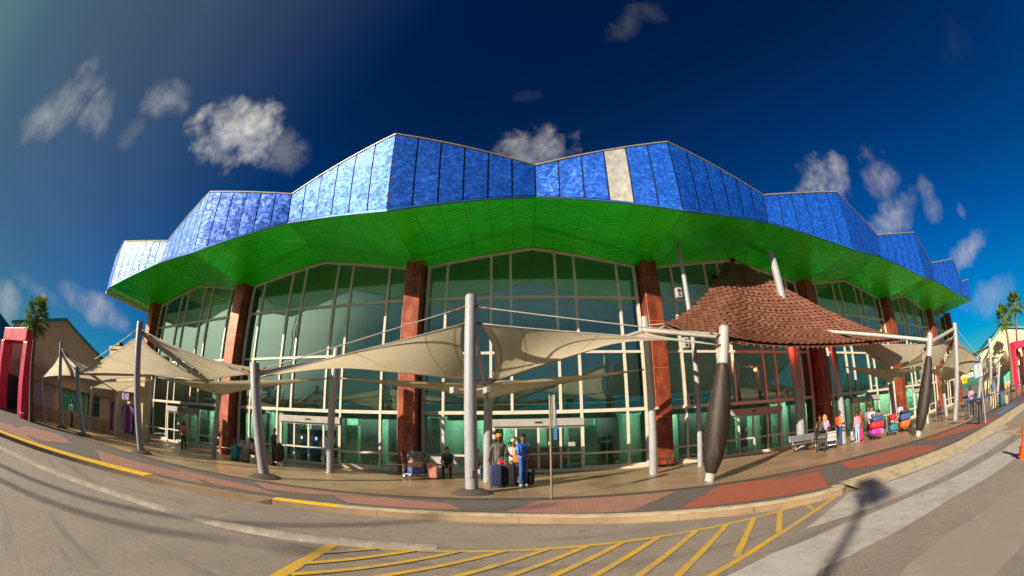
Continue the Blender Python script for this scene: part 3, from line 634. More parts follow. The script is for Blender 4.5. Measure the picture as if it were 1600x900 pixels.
# interior: floor, walls, ceiling, mezzanine
mb = LB(); mb.box((11.0, 32, -.05), (84, 27, .14)); mb.build('lobby_floor', M_intfloor)
mb = LB(); mb.box((11.0, 27.5, 5.5), (84, .2, 11)); mb.build('back_wall', M_ceil)
mb = LB(); mb.box((11.0, 25.0, 1.57), (84, .2, 3.1)); mb.build('lobby_wall', M_interior)
mb = LB(); mb.box((-31.0, 32, 5.3), (.2, 27, 10.6)); mb.box((53.5, 32, 5.3), (.2, 27, 10.6)); mb.build('side_wall', M_tan)
mb = LB(); mb.box((11.0, 23.2, 10.3), (84, 8.4, .12)); mb.build('lobby_ceiling', M_ceil)
mb = LB(); mb.box((11.0, 24.4, 3.38), (84, 6.0, .5)); mb.build('mezzanine', M_ceil)
def m_fill(name, st):
    m, T = new_mat(name); e = T.n('ShaderNodeEmission', i_Strength=st); e.inputs[0].default_value = (.9, 1, .86, 1); o = T.n('ShaderNodeOutputMaterial'); T.l(e.outputs[0], o.inputs[0]); return m
M_fill = m_fill('added_hall_glow', 4.2); M_fill_low = m_fill('added_lobby_glow', 17.0)  # glow of the added, unseen lamps that brighten the interior behind the glass
for k in range(-2, 5):
    cx = X0 + k * B
    t = thing('added_cove_light', 'unseen cove light added to brighten the green wall behind the lower glass', 'added cove light', (cx, 23.3, 2.98), 0, 'added lobby cove lights')  # added light, hidden by its valance, brightens the lobby wall
    MB().box((0, -.06, 0), (10.6, .04, .30)).build('valance', M_ceil, t); MB().box((0, 0, .05), (10.4, .02, .14)).build('lamp', M_fill_low, t)
    t = thing('added_uplight', 'unseen trough lamp added on the mezzanine to brighten the hall behind the upper glass', 'added_uplight', (cx, 21.9, 3.66), 0, 'added hall uplights on the mezzanine')  # added light, out of sight on the mezzanine, brightens the upper hall
    MB().box((0, -.32, .12), (10.6, .05, .26)).build('trough', M_ceil, t); MB().box((0, .05, .03), (10.4, .5, .03)).build('lamp', M_fill, t)
mb = LB()
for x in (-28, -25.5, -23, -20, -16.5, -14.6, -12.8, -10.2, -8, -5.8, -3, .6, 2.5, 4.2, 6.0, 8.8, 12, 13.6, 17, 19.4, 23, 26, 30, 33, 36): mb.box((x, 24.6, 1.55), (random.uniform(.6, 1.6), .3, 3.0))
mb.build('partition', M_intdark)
mb = LB()
for x in (-24, -11, -6.5, -1.2, 4.6, 9, 15, 20, 27): mb.box((x, 23.6, 1.2), (random.uniform(.5, 1.4), .5, 2.4))
mb.build('pillar', M_interior)
def interior_thing(name, label, cat, x, y, parts):
    t = thing(name, label, cat, (x, y, .02))
    for nm, c, d, m in parts: MB().rbox(c, d, .02, 2).build(nm, m, t)
M_red = mat('red_panel', (.35, .012, .02), .5, var=.1); M_blue = mat('blue_panel', (.01, .09, .38), .45, var=.1)
interior_thing('check_in_counter', 'red fronted counter seen through the middle entrance doors', 'counter', 1.6, 21.4, [('front', (0, 0, .55), (2.4, .5, 1.1), M_red), ('counter_top', (0, -.05, 1.13), (2.6, .7, .06), M_white)])
interior_thing('display_board', 'blue display board inside the lobby behind the bench of the seated couple', 'board', -11.9, 20.2, [('panel', (0, 0, 1.15), (2.6, .12, 1.5), M_blue), ('foot', (0, 0, .2), (2.2, .4, .38), M_dark)])
interior_thing('ticket_machine', 'dark ticket machine inside the lobby right of the middle doors', 'ticket machine', 4.9, 20.4, [('cabinet', (0, 0, .8), (.8, .6, 1.6), M_intdark), ('screen', (0, -.31, 1.3), (.6, .03, .4), mat('off_screen', (.05, .12, .11), .2))])
# ------------------------------------------------------------------ canopy masts, struts, cables
V = Vector
def frame_to(root, p): return V(p) - root.location
def mast(name, label, cat, base, top, r0, r1=None, mound=True, group=None, mat_=None, cap=True):
    base, top = V(base), V(top); t = thing(name, label, cat, base, 0, group); d = top - base; r1 = r1 or r0
    mb = MB(); mb.tube([V((0, 0, 0)), d * .5, d - d.normalized() * .03, d], [r0, (r0 + r1) / 2 * 1.0, r1, r1 * .93], 20); mb.build('shaft', mat_ or M_mast, t, True)
    if mound:
        mb = MB(); n = 24; mb.v = []; rr = [(r0 * 3.4, -.005), (r0 * 2.8, .06), (r0 * 2.0, .12), (r0 * 1.0, .15)]
        mb.v = [(r * math.cos(2 * math.pi * j / n), r * math.sin(2 * math.pi * j / n), z) for r, z in rr for j in range(n)]
        mb.f = [(i * n + j, i * n + (j + 1) % n, (i + 1) * n + (j + 1) % n, (i + 1) * n + j) for i in range(3) for j in range(n)]; mb.mi = [0] * len(mb.f); mb.build('base_collar', M_pebble, t, True)
    else:
        mb = MB(); mb.tube([(0, 0, 0), (0, 0, .03)], r0 * 1.5, 20); mb.build('base_plate', M_galv, t)
    return t
def bar(root, name, a, b, r, m=None, n=10, sag=0.0):
    a, b = frame_to(root, a), frame_to(root, b); pts = [a.lerp(b, k / 8) - V((0, 0, sag * 4 * (k / 8) * (1 - k / 8))) for k in range(9)] if sag else [a, b]
    mb = MB(); mb.tube(pts, r, n); return mb.build(name, m or M_white, root, True)
def shackle(root, a, toward, L=.45):
    a = frame_to(root, a); b = a + (frame_to(root, toward) - a).normalized() * L; d = (b - a); mb = MB()
    mb.tube([a, a + d * .3], .045, 8); mb.tube([a + d * .3, a + d * .7], .022, 8); mb.tube([a + d * .7, b], .036, 8); mb.ball(a, .06, 8, 6); return mb.build('turnbuckle', M_rust, root, True)

P = {}
P['a0'], P['a1'] = V((-1.38, 11.35, 0)), V((-1.43, 11.35, 6.23))
P['b0'], P['b1'] = V((-8.69, 10.75, 0)), V((-9.22, 10.55, 3.95))
P['c0'], P['c1'] = V((-16.01, 9.47, 0)), V((-16.55, 8.95, 5.65))
P['d0'], P['d1'] = V((-22.17, 8.21, 0)), V((-22.9, 7.60, 3.45))
P['e0'], P['e1'] = V((-25.46, 7.42, 0)), V((-25.75, 6.80, 4.78))
P['f0'], P['f1'] = V((-27.66, 6.29, 0)), V((-27.9, 5.78, 2.68))
P['g0'], P['g1'] = V((-30.83, 5.24, 0)), V((-31.0, 4.70, 2.68))
P['r5'], P['r5t'] = V((-8.17, 15.0, 0)), V((-8.05, 15.06, 5.56))
P['r7'], P['r7t'] = V((-1.16, 14.65, 0)), V((-1.10, 14.65, 3.24))
P['r10'], P['r10t'] = V((5.50, 14.63, 0)), V((5.51, 14.63, 6.58))
P['r3'], P['r3t'] = V((-15.49, 14.36, 0)), V((-15.25, 14.45, 3.18))
P['r2'], P['r2t'] = V((-22.3, 13.74, 0)), V((-22.0, 13.85, 4.48))
P['l1'], P['l1t'] = V((-25.9, 12.92, 0)), V((-25.92, 12.92, 2.9))
P['l0'], P['l0t'] = V((-28.2, 11.0, 0)), V((-28.1, 11.1, 2.88))
P['w10'], P['w1t'] = V((5.94, 10.62, 0)), V((6.78, 10.35, 4.90))
P['w20'], P['w2t'] = V((17.27, 8.58, 0)), V((18.4, 7.60, 4.38))
P['t0'], P['t1'] = V((24.07, 8.6, 0)), V((24.5, 7.80, 5.33))
P['q1'], P['q1t'] = V((25.0, 14.6, 0)), YP(1391, 600, 14.9)
P['q2'], P['q2t'] = V((25.3, 11.6, 0)), YP(1443, 600, 11.9)
P['q3'], P['q3t'] = V((30.2, 11.7, 0)), YP(1471, 592, 11.95)
P['s1'], P['s1t'] = V((28.3, 7.81, 0)), V((28.6, 6.98, 3.28))
P['s2'], P['s2t'] = V((30.87, 7.09, 0)), V((31.1, 6.45, 4.38))
P['s3'], P['s3t'] = V((32.4, 6.7, 0)), V((32.9, 6.1, 2.7))
gm = 'white canopy masts along the forecourt'
Ma = mast('canopy_mast', 'tallest white mast, standing on a pebble mound in front of the middle entrance', 'mast', P['a0'], P['a1'], .20, .185, True, gm)
Mb = mast('canopy_mast', 'short leaning mast in front of the seated couple with the teal suitcase', 'mast', P['b0'], P['b1'], .205, .19, True, gm)
Mc = mast('canopy_mast', 'tall mast in front of the left entrance where a woman in pink walks', 'mast', P['c0'], P['c1'], .195, .18, True, gm)
Md = mast('canopy_mast', 'short leaning mast between the purple shop posters and the person with a backpack', 'mast', P['d0'], P['d1'], .185, .17, True, gm)
Me = mast('canopy_mast', 'tall thin mast just left of the person with a backpack', 'mast', P['e0'], P['e1'], .16, .15, True, gm)
Mf = mast('canopy_mast', 'short mast directly right of the left palm trunk', 'mast', P['f0'], P['f1'], .15, .14, False, gm)
Mg = mast('canopy_mast', 'short mast between the left pink gateway and the palm trunk', 'mast', P['g0'], P['g1'], .14, .13, False, gm)
gr = 'white rear posts of the shade canopy'
R5 = mast('canopy_post', 'tall rear post before the sliding doors right of the leaning mast', 'post', P['r5'], P['r5t'], .17, .165, False, gr)
R7 = mast('canopy_post', 'short rear post behind the tallest mast, beside the man in the orange cap', 'post', P['r7'], P['r7t'], .175, .17, False, gr)
R10 = mast('canopy_post', 'tall rear post in front of the rust column left of the tiled roof', 'post', P['r10'], P['r10t'], .18, .165, False, gr)
R3 = mast('canopy_post', 'short rear post between the left entrance and the seated couple', 'post', P['r3'], P['r3t'], .165, .16, False, gr)
R2 = mast('canopy_post', 'rear post at the left end of the glass front, beside the purple posters', 'post', P['r2'], P['r2t'], .165, .16, False, gr)
L1 = mast('canopy_post', 'short rear post in front of the purple shop posters', 'post', P['l1'], P['l1t'], .15, .15, False, gr)
L0p = mast('canopy_post', 'short rear post before the stone clad wall, right of the person with a backpack', 'post', P['l0'], P['l0t'], .15, .15, False, gr)
T0 = mast('canopy_mast', 'tall mast at the far right end of the blue roof', 'mast', P['t0'], P['t1'], .20, .18, False, gm)
Q1 = mast('canopy_post', 'short rear post left of the second dark wrapped pole, behind the luggage carts', 'post', P['q1'], P['q1t'], .19, .19, False, gr)
Q2 = mast('canopy_post', 'short rear post directly right of the second dark wrapped pole', 'post', P['q2'], P['q2t'], .17, .17, False, gr)
Q3 = mast('canopy_post', 'short rear post half hidden left of the tall right mast', 'post', P['q3'], P['q3t'], .17, .17, False, gr)
S1 = mast('canopy_mast', 'short mast behind the blue bordered sign', 'mast', P['s1'], P['s1t'], .19, .18, False, gm)
S2 = mast('canopy_mast', 'tall mast behind the man in khaki trousers', 'mast', P['s2'], P['s2t'], .17, .16, False, gm)
S3 = mast('canopy_mast', 'short slanted mast right of the man in khaki trousers', 'mast', P['s3'], P['s3t'], .16, .15, False, gm)
N0, N1, N2, NR = V((-1.15, 13.4, 3.70)), V((-15.35, 13.4, 3.78)), V((-26.6, 11.3, 3.3)), YP(1388, 575, 13.6)
# a small floodlight pair and a junction box on the tallest mast
for s in (-1, 1):
    mb = MB(); mb.rbox((s * .50, -.16, 3.12), (.17, .26, .20), .03, 2, rz=s * .5); fl = mb.build('floodlight', M_white, Ma); mb = MB(); mb.tube([(s * .15, -.05, 3.15), (s * .42, -.12, 3.18)], .025, 8); mb.build('bracket', M_white, fl)
mb = MB(); mb.rbox((.0, -.205, .62), (.13, .06, .24), .03, 2); mb.build('junction_box', M_mast, Ma)
mb = MB(); mb.rbox((-.02, -.2, .6), (.12, .06, .22), .03, 2); mb.build('junction_box', M_mast, Mc)
def stay(root, a, b): 
    bar(root, 'stay_cable', a, b, .022, M_white, 8, .10); shackle(root, a, b); shackle(root, b, a, .4)
stay(Ma, P['a1'] + V((-.2, 0, -.40)), P['b1'] + V((.2, 0, -.25)))
stay(Ma, P['a1'] + V((.2, 0, -.40)), P['w1t'] + V((-.2, 0, -.30)))
stay(Mc, P['c1'] + V((.15, 0, -.35)), P['b1'] + V((-.2, 0, -.30)))
stay(Mc, P['c1'] + V((-.15, 0, -.35)), P['d1'] + V((.1, 0, -.20)))
stay(T0, P['t1'] + V((.15, 0, -.3)), P['s1t'] + V((0, 0, -.2)))
stay(Me, P['e1'] + V((.1, 0, -.3)), P['d1'] + V((-.1, 0, -.2)))
bar(Ma, 'strut', P['a1'] + V((.1, .1, -1.0)), N0, .075); bar(R5, 'beam', P['r5t'] + V((0, 0, -.5)), P['b1'] + V((.1, .1, -.35)), .10)
bar(R5, 'beam', P['r5t'] + V((0, 0, -.5)), N0, .085); bar(R10, 'beam', P['r10t'] + V((0, 0, -.6)), P['w1t'] + V((-.2, .1, -.3)), .10)
bar(R10, 'beam', P['r10t'] + V((0, 0, -.6)), N0, .10); bar(Mc, 'strut', P['c1'] + V((.05, .1, -.4)), N1, .11)
bar(R2, 'beam', P['r2t'] + V((0, 0, -.3)), P['d1'] + V((.05, .1, -.3)), .10); bar(R2, 'beam', P['r2t'] + V((0, 0, -.3)), N1, .08)
bar(R7, 'bracket', P['r7t'] + V((0, 0, -.1)), N0, .06); bar(R3, 'bracket', P['r3t'] + V((0, 0, -.1)), N1, .06); bar(L1, 'bracket', P['l1t'] + V((0, 0, -.1)), N2, .05)
bar(T0, 'strut', P['t1'] + V((-.1, .1, -.3)), P['w2t'] + V((.15, .1, -.35)), .10)
bar(Me, 'strut', P['e1'] + V((.1, .1, -.5)), N2, .10); bar(Me, 'strut', P['e1'] + V((-.1, .1, -.5)), V((-32, 9.5, 3.5)), .12)
bar(S1, 'beam', P['s1t'] + V((0, 0, -.15)), YP(1500, 566, 9.6), .14); bar(S2, 'strut', P['s2t'] + V((0, 0, -.5)), YP(1505, 560, 11.5), .10); bar(S2, 'strut', P['s2t'] + V((0, 0, -1.2)), P['s3t'] + V((0, 0, .3)), .08)
for t_, p_ in ((R10, V((5.5, 14.45, 2.6))), (R2, V((-22.2, 13.6, 3.0))), (R2, V((-22.2, 13.6, 2.2)))):
    q = frame_to(t_, p_); mb = MB(); mb.tube([q + V((0, .1, 0)), q + V((.05, -.15, .05))], .03, 8); mb.rbox(q + V((.05, -.3, .05)), (.11, .26, .11), .03, 2); mb.build('camera', M_white, t_)

# ------------------------------------------------------------------ tensile sails
def sail(label, A, Bq, Cq, Dq, sc=.20, n=18, belly=0.0, group='cream shade sails over the forecourt'):
    A, Bq, Cq, Dq = map(V, (A, Bq, Cq, Dq)); o = (A + Bq + Cq + Dq) / 4; mb = MB(); uv = []
    for i in range(n + 1):
        for j in range(n + 1):
            u, v = i / n, j / n
            uu = u + sc * (.5 - u) * 4 * v * (1 - v) * 1.0; vv = v + sc * (.5 - v) * 4 * u * (1 - u) * 1.0
            p = A * (1 - uu) * (1 - vv) + Bq * uu * (1 - vv) + Cq * uu * vv + Dq * (1 - uu) * vv
            p = p + V((0, 0, -belly * 16 * u * (1 - u) * v * (1 - v))); mb.v.append(tuple(p - o)); uv.append((u, v))
    for i in range(n):
        for j in range(n): mb.f.append((i * (n + 1) + j, (i + 1) * (n + 1) + j, (i + 1) * (n + 1) + j + 1, i * (n + 1) + j + 1)); mb.mi.append(0)
    t = thing('shade_sail', label, 'shade sail', o, 0, group)
    ob = mb.build('canopy', M_sail, t, True, fix=False); ul = ob.data.uv_layers.new(name='UVMap')
    for l in ob.data.loops: ul.data[l.index].uv = uv[l.vertex_index]
    if ob.data.polygons[0].normal.z < 0: ob.data.flip_normals()
    # edge cables in the hems, corner plates
    cb = MB()
    idx = [[i * (n + 1) for i in range(n + 1)], [n * (n + 1) + j for j in range(n + 1)], [i * (n + 1) + n for i in range(n, -1, -1)], [j for j in range(n, -1, -1)]]
    for e in idx:
        pts = [V(mb.v[k]) for k in e]
        if (pts[0] - pts[-1]).length > .3: cb.tube(pts, .020, 6)
    cb.build('edge_cable', M_white, t, True)
    cp = MB()
    for q in (A, Bq, Cq, Dq):
        d = (-(q - o)).normalized() * -.12; cp.tube([q - o - d * 1.2, q - o + d * .8], .035, 8)
    cp.build('corner_fitting', M_rust, t, True); return t
aL, aR = P['a1'] + V((-.25, .1, -.93)), P['a1'] + V((.30, .1, -.93))
sail('large cream sail strung from the tallest mast down to the leaning mast on its left', aL, P['b1'] + V((.25, 0, -.5)), P['r5t'] + V((.15, -.15, -.85)), N0 + V((-.2, 0, .02)), .08)
sail('large cream sail strung from the tallest mast towards the first dark wrapped pole', aR, P['w1t'] + V((-.35, 0, -.62)), P['r10t'] + V((-.1, -.15, -.72)), N0 + V((.30, 0, .02)), .085)
sail('narrow cream sail from the tall left mast down to the leaning mast on its right', P['c1'] + V((.15, .1, -.45)), P['b1'] + V((-.2, 0, -.45)), P['r5t'] + V((-.25, -.1, -.95)), N1 + V((.2, 0, .02)), .11)
sail('cream sail from the tall left mast towards the purple shop posters', P['c1'] + V((-.15, .1, -.55)), P['d1'] + V((.1, 0, -.35)), P['r2t'] + V((0, -.15, -.3)), N1 + V((-.2, 0, 0)), .11)
sail('cream sail over the person with a backpack, hung from the tall thin mast', P['e1'] + V((.1, .1, -.45)), P['d1'] + V((-.1, 0, -.25)), P['r2t'] + V((-.2, -.1, -.45)), N2, .13)
sail('cream sail stretching from the tall thin mast to the left past the palm', P['e1'] + V((-.1, .1, -.45)), P['f1'] + V((0, .2, -.1)), V((-32.0, 9.2, 3.3)), N2 + V((-.3, 0, 0)), .13)
sail('low rear sail sagging to the short post behind the tallest mast', P['r5t'] + V((.25, 0, -1.38)), N0 + V((0, .05, -.06)), P['r10t'] + V((-.35, 0, -2.28)), P['r7t'] + V((0, .05, .0)), .12)
sail('low rear sail sagging to the short post right of the left entrance', P['r2t'] + V((.25, 0, -.45)), N1 + V((0, .05, -.06)), P['r5t'] + V((-.25, 0, -1.38)), P['r3t'] + V((0, .05, 0)), .12)
sail('low rear sail in front of the cream shop wall', P['l0t'] + V((.1, 0, -.05)), N2 + V((0, .05, -.05)), P['r2t'] + V((-.25, 0, -.60)), P['l1t'], .12)
w2c = P['w2t'] + V((-.1, .05, -.42))
sail('grey shaded sail below the right end of the tiled roof', V((17.3, 13.2, 5.25)), w2c, YP(1442, 560, 11), NR, .14)
sail('low grey rear sail behind the second dark wrapped pole', YP(1319, 573, 14.2), NR + V((0, .1, -.05)), YP(1440, 575, 11.6), P['q1t'] + V((0, 0, .05)), .12)
sail('grey sail rising from the second dark wrapped pole to the tall right mast', P['t1'] + V((-.1, .1, -.65)), P['w2t'] + V((.2, .05, -.5)), YP(1402, 577, 13.2), YP(1468, 572, 11.5), .14)
sail('grey sail descending from the tall right mast towards the blue bordered sign', P['t1'] + V((.12, .1, -.7)), P['s1t'] + V((-.1, 0, -.35)), YP(1512, 585, 10.5), YP(1470, 573, 11.4), .14)
sail('low grey sail behind the tall right mast', YP(1442, 578, 11.8), YP(1480, 574, 11), YP(1530, 578, 9.5), YP(1478, 596, 11.9), .12)
sail('grey sail hung from the far tall mast beside the right palm', P['s2t'] + V((-.1, .1, -.55)), P['s1t'] + V((.2, 0, -.3)), YP(1520, 580, 11.5), YP(1541, 574, 9.0), .14)
sail('pale grey sail between the far tall mast and the right pink gateway', YP(1570, 545, 7.5), P['s3t'] + V((0, 0, .1)), YP(1550, 570, 9), YP(1584, 572, 8.5), .14)

# ------------------------------------------------------------------ dark wrapped leaning poles
def wrapped(label, base, top, z0=.055, z1=.76, rm=.40):
    base, top = V(base), V(top); t = thing('wrapped_pole', label, 'pole', base, 0, 'dark wrapped leaning poles under the tiled roof'); d = top - base
    mb = MB(); mb.tube([V((0, 0, 0)), d * .07], [.165, .165], 20); mb.build('foot', M_white, t, True)
    mb = MB(); mb.tube([d * .74, d * .97, d], [.185, .185, .17], 20); mb.build('cap', M_white, t, True)
    mb = MB(); n = 22; ks = [k / n for k in range(n + 1)]
    mb.tube([d * (z0 + (z1 - z0) * k) for k in ks], [.17 + (rm - .17) * (math.sin(math.pi * min(1, k ** .82)) ** .85) + random.uniform(-.008, .008) if 0 < k < 1 else .175 for k in ks], 24); mb.build('sheath', M_agave, t, True)
    return t
W1 = wrapped('dark wrapped pole leaning at the left corner of the tiled roof', P['w10'], P['w1t'])
W2 = wrapped('dark wrapped pole leaning at the right corner of the tiled roof, near the luggage carts', P['w20'], P['w2t'], .055, .78, .38)
bar(W2, 'beam', P['w2t'] + V((-.1, .05, -.30)), V((15.2, 13.0, 5.75)), .10); bar(W2, 'strut', YP(1333, 533, 12.5), YP(1386, 575, 13.4), .09)
shackle(W1, P['w1t'] + V((-.2, 0, -.62)), P['w1t'] + V((-1.2, .5, -.55)), .6); shackle(W1, P['w1t'] + V((.2, 0, -.55)), P['w1t'] + V((2, .8, -.5)), 1.0)

# ------------------------------------------------------------------ tiled tent roof over the right entrance, its pillars and red lamp
apex = V((12.75, 17.1, 11.15)); hut = thing('tiled_roof', 'tent shaped brown tiled roof rising to a peak above the right entrance', 'roof', apex, 0)
BL, FL, FR, BR = V((6.15, 14.0, 6.1)), V((6.9, 10.9, 4.70)), V((20.6, 10.6, 4.95)), V((20.9, 14.4, 6.2))
rim = spline([BL, V((6.25, 12.4, 5.3)), FL, V((9.2, 11.0, 4.52)), V((12.5, 11.2, 4.58)), V((16.5, 11.2, 4.78)), FR, V((20.9, 12.6, 5.5)), BR], 6)
rim = resample(rim, 60)
def rimp(s):
    k = max(0, min(58.999, s * 59)); i = int(k); return rim[i].lerp(rim[i + 1], k - i)
def hutp(s, t):
    b = rimp(s); q = b.lerp(apex + V(((s - .5) * .9, 0, 0)), t); h = b.z + (apex.z - b.z) * (.24 * t + .76 * t ** 1.8 if 1 else t); side = abs(s - .5) * 2
    q.z = (1 - side ** 2) * h + side ** 2 * (b.z + (apex.z - b.z) * (.56 * t + .44 * t * t)); return q
mb = MB(); n, m_ = 48, 20
mb.v = [tuple(hutp(i / n, j / m_ * .97) - apex - V((0, 0, .10))) for j in range(m_ + 1) for i in range(n + 1)]
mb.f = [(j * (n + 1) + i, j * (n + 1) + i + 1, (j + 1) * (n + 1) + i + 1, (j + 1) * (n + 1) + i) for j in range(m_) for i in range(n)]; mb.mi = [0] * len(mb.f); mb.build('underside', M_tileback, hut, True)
mb = MB(); rows = 30; eps = .004
for r in range(rows):
    t0, t1 = r / rows * .97 - .012, (r + 1.12) / rows * .97; nn = max(3, int(44 * (1 - t0) ** .85 + 2)); off = .5 * (r % 2)
    for c in range(-1, nn):
        s0, s1 = (c + off + .07) / nn, (c + 1 + off - .07) / nn
        if s1 < .02 or s0 > .98: continue
        s0, s1 = max(0, s0), min(1, s1); tt = min(.985, t1)
        a, b, c2, d2 = hutp(s0, max(0, t0)), hutp(s1, max(0, t0)), hutp(s1, tt), hutp(s0, tt)
        up = (b - a).cross(d2 - a).normalized(); up = up if up.z > 0 else -up; jj = random.uniform(-.012, .012); hm = (s0 + s1) / 2
        l, o_ = up * (.085 + jj), up * (.030); ms_ = [x - apex for x in (a + l, b + l, c2 + o_, d2 + o_)]
        # barrel shaped tile: raised middle, thickness at the butt
        e = (ms_[0] + ms_[1]) / 2 + up * .055 - (d2 - a) * .06; g = (ms_[2] + ms_[3]) / 2 + up * .03
        th = up * -.05
        mb.add([ms_[0], e, ms_[1], ms_[2], g, ms_[3], ms_[0] + th, e + th, ms_[1] + th], [(0, 1, 4, 5), (1, 2, 3, 4), (6, 7, 1, 0), (7, 8, 2, 1), (0, 5, 6), (2, 8, 3)])
mb.build('tiles', M_tile, hut, fix=False)
mb = MB(); mb.tube([p - apex - V((0, 0, .07)) for p in rim], .035, 6); mb.build('rim_cable', M_rust, hut, True)
mb = MB()
for s in range(2, 58): mb.ball(rim[s] - apex - V((0, 0, .10)), .045, 6, 4)
mb.build('clip', M_galv, hut)
mb = MB(); mb.ball((0, -.02, .0), (.20, .2, .16), 12, 8); mb.tube([(-.1, 0, .2), (-1.3, -.6, .75)], .02, 6); mb.tube([(.1, 0, .2), (1.0, -.6, .5)], .02, 6); mb.build('finial', M_tileback, hut)
mb = MB(); mb.tube([BL - apex, V((5.6, 14.55, 6.2)) - apex], .02, 6); mb.tube([BL - apex - V((0, 0, .1)), V((5.6, 14.55, 5.85)) - apex], .02, 6); mb.build('tie_rope', M_white, hut)
def pillar(label, base, top, r, grp='white steel pillars around the right entrance'):
    t = mast('steel_pillar', label, 'pillar', base, top, r, r * .95, False, grp, M_mast); return t
PL1 = pillar('thick white pillar just right of the first dark wrapped pole, rising to the green soffit', (8.24, 15.62, 0), (8.33, 15.62, 10.95), .13)
PL2 = pillar('thick white pillar beside the bench at the right entrance', (14.6, 15.2, 0), (14.45, 15.2, 10.95), .25)
PL3 = pillar('thinner pillar at the right rim of the tiled roof, behind the person in a yellow shirt', (17.5, 14.26, 0), (17.25, 14.3, 5.9), .20)
mb = MB(); mb.tube([V((9.6, 15.4, 5.75)) - V((14.6, 15.2, 0)), V((17.3, 14.6, 5.75)) - V((14.6, 15.2, 0))], .09, 10); mb.build('cross_beam', M_white, PL2, True)
for i, (u, v, y, root, side) in enumerate([(1060, 458, 15.7, PL1, -1), (1071, 536, 15.7, PL1, -1), (1079, 625, 15.7, PL1, -1), (1229, 615, 15.3, PL2, -1)]):
    p = YP(u, v, y); lab = ['topmost white wall speaker on the thick pillar left of the tiled roof', 'middle white wall speaker on the thick pillar, level with the roof rim', 'lowest white wall speaker on the thick pillar, beside the wrapped pole', 'white wall speaker on the pillar by the entrance bench'][i]
    t = thing('wall_speaker', lab, 'speaker', p, 0, 'white wall speakers on pillars')
    mb = MB(); mb.rbox((0, 0, 0), (.30, .26, .52), .03, 2); mb.build('case', M_white, t); mb = MB(); mb.tube([(0, -.132, .08), (0, -.14, .08)], .10, 16); mb.tube([(0, -.132, -.13), (0, -.14, -.13)], .07, 16); mb.build('speaker_cone', M_dark, t)
    mb = MB(); mb.box((.2, 0, 0), (.14, .05, .1)); mb.build('bracket', M_galv, t)
# red lamp under the roof (the photo shows red light there)
def m_redlamp():
    m, T = new_mat('red_lamp_glow'); e = T.n('ShaderNodeEmission', i_Strength=6.0); e.inputs[0].default_value = (1, .03, .01, 1); o = T.n('ShaderNodeOutputMaterial'); T.l(e.outputs[0], o.inputs[0]); return m
M_redlamp = m_redlamp()
for i, (x, y, z, e_) in enumerate([(13.9, 15.0, 5.6, 65), (16.6, 14.9, 5.6, 65)]):
    t = thing('red_lamp', ['red lamp under the tiled roof above the right entrance doors', 'red lamp under the tiled roof near the thinner pillar'][i], 'lamp', (x, y, z), 0, 'red lamps under the tiled roof')
    mb = MB(); mb.tube([(0, 0, .02), (0, 0, .14)], [.10, .07], 14); mb.build('housing', M_dark, t, True); mb = MB(); mb.ball((0, 0, 0), (.085, .085, .04), 12, 6); mb.build('lens', M_redlamp, t, True)
    ld = bpy.data.lights.new('red_light', 'POINT'); ld.energy = e_; ld.color = (1, .05, .02); ld.shadow_soft_size = .12; lo = bpy.data.objects.new('red_light', ld); C.objects.link(lo); lo.parent = t; lo.location = (0, 0, -.14)
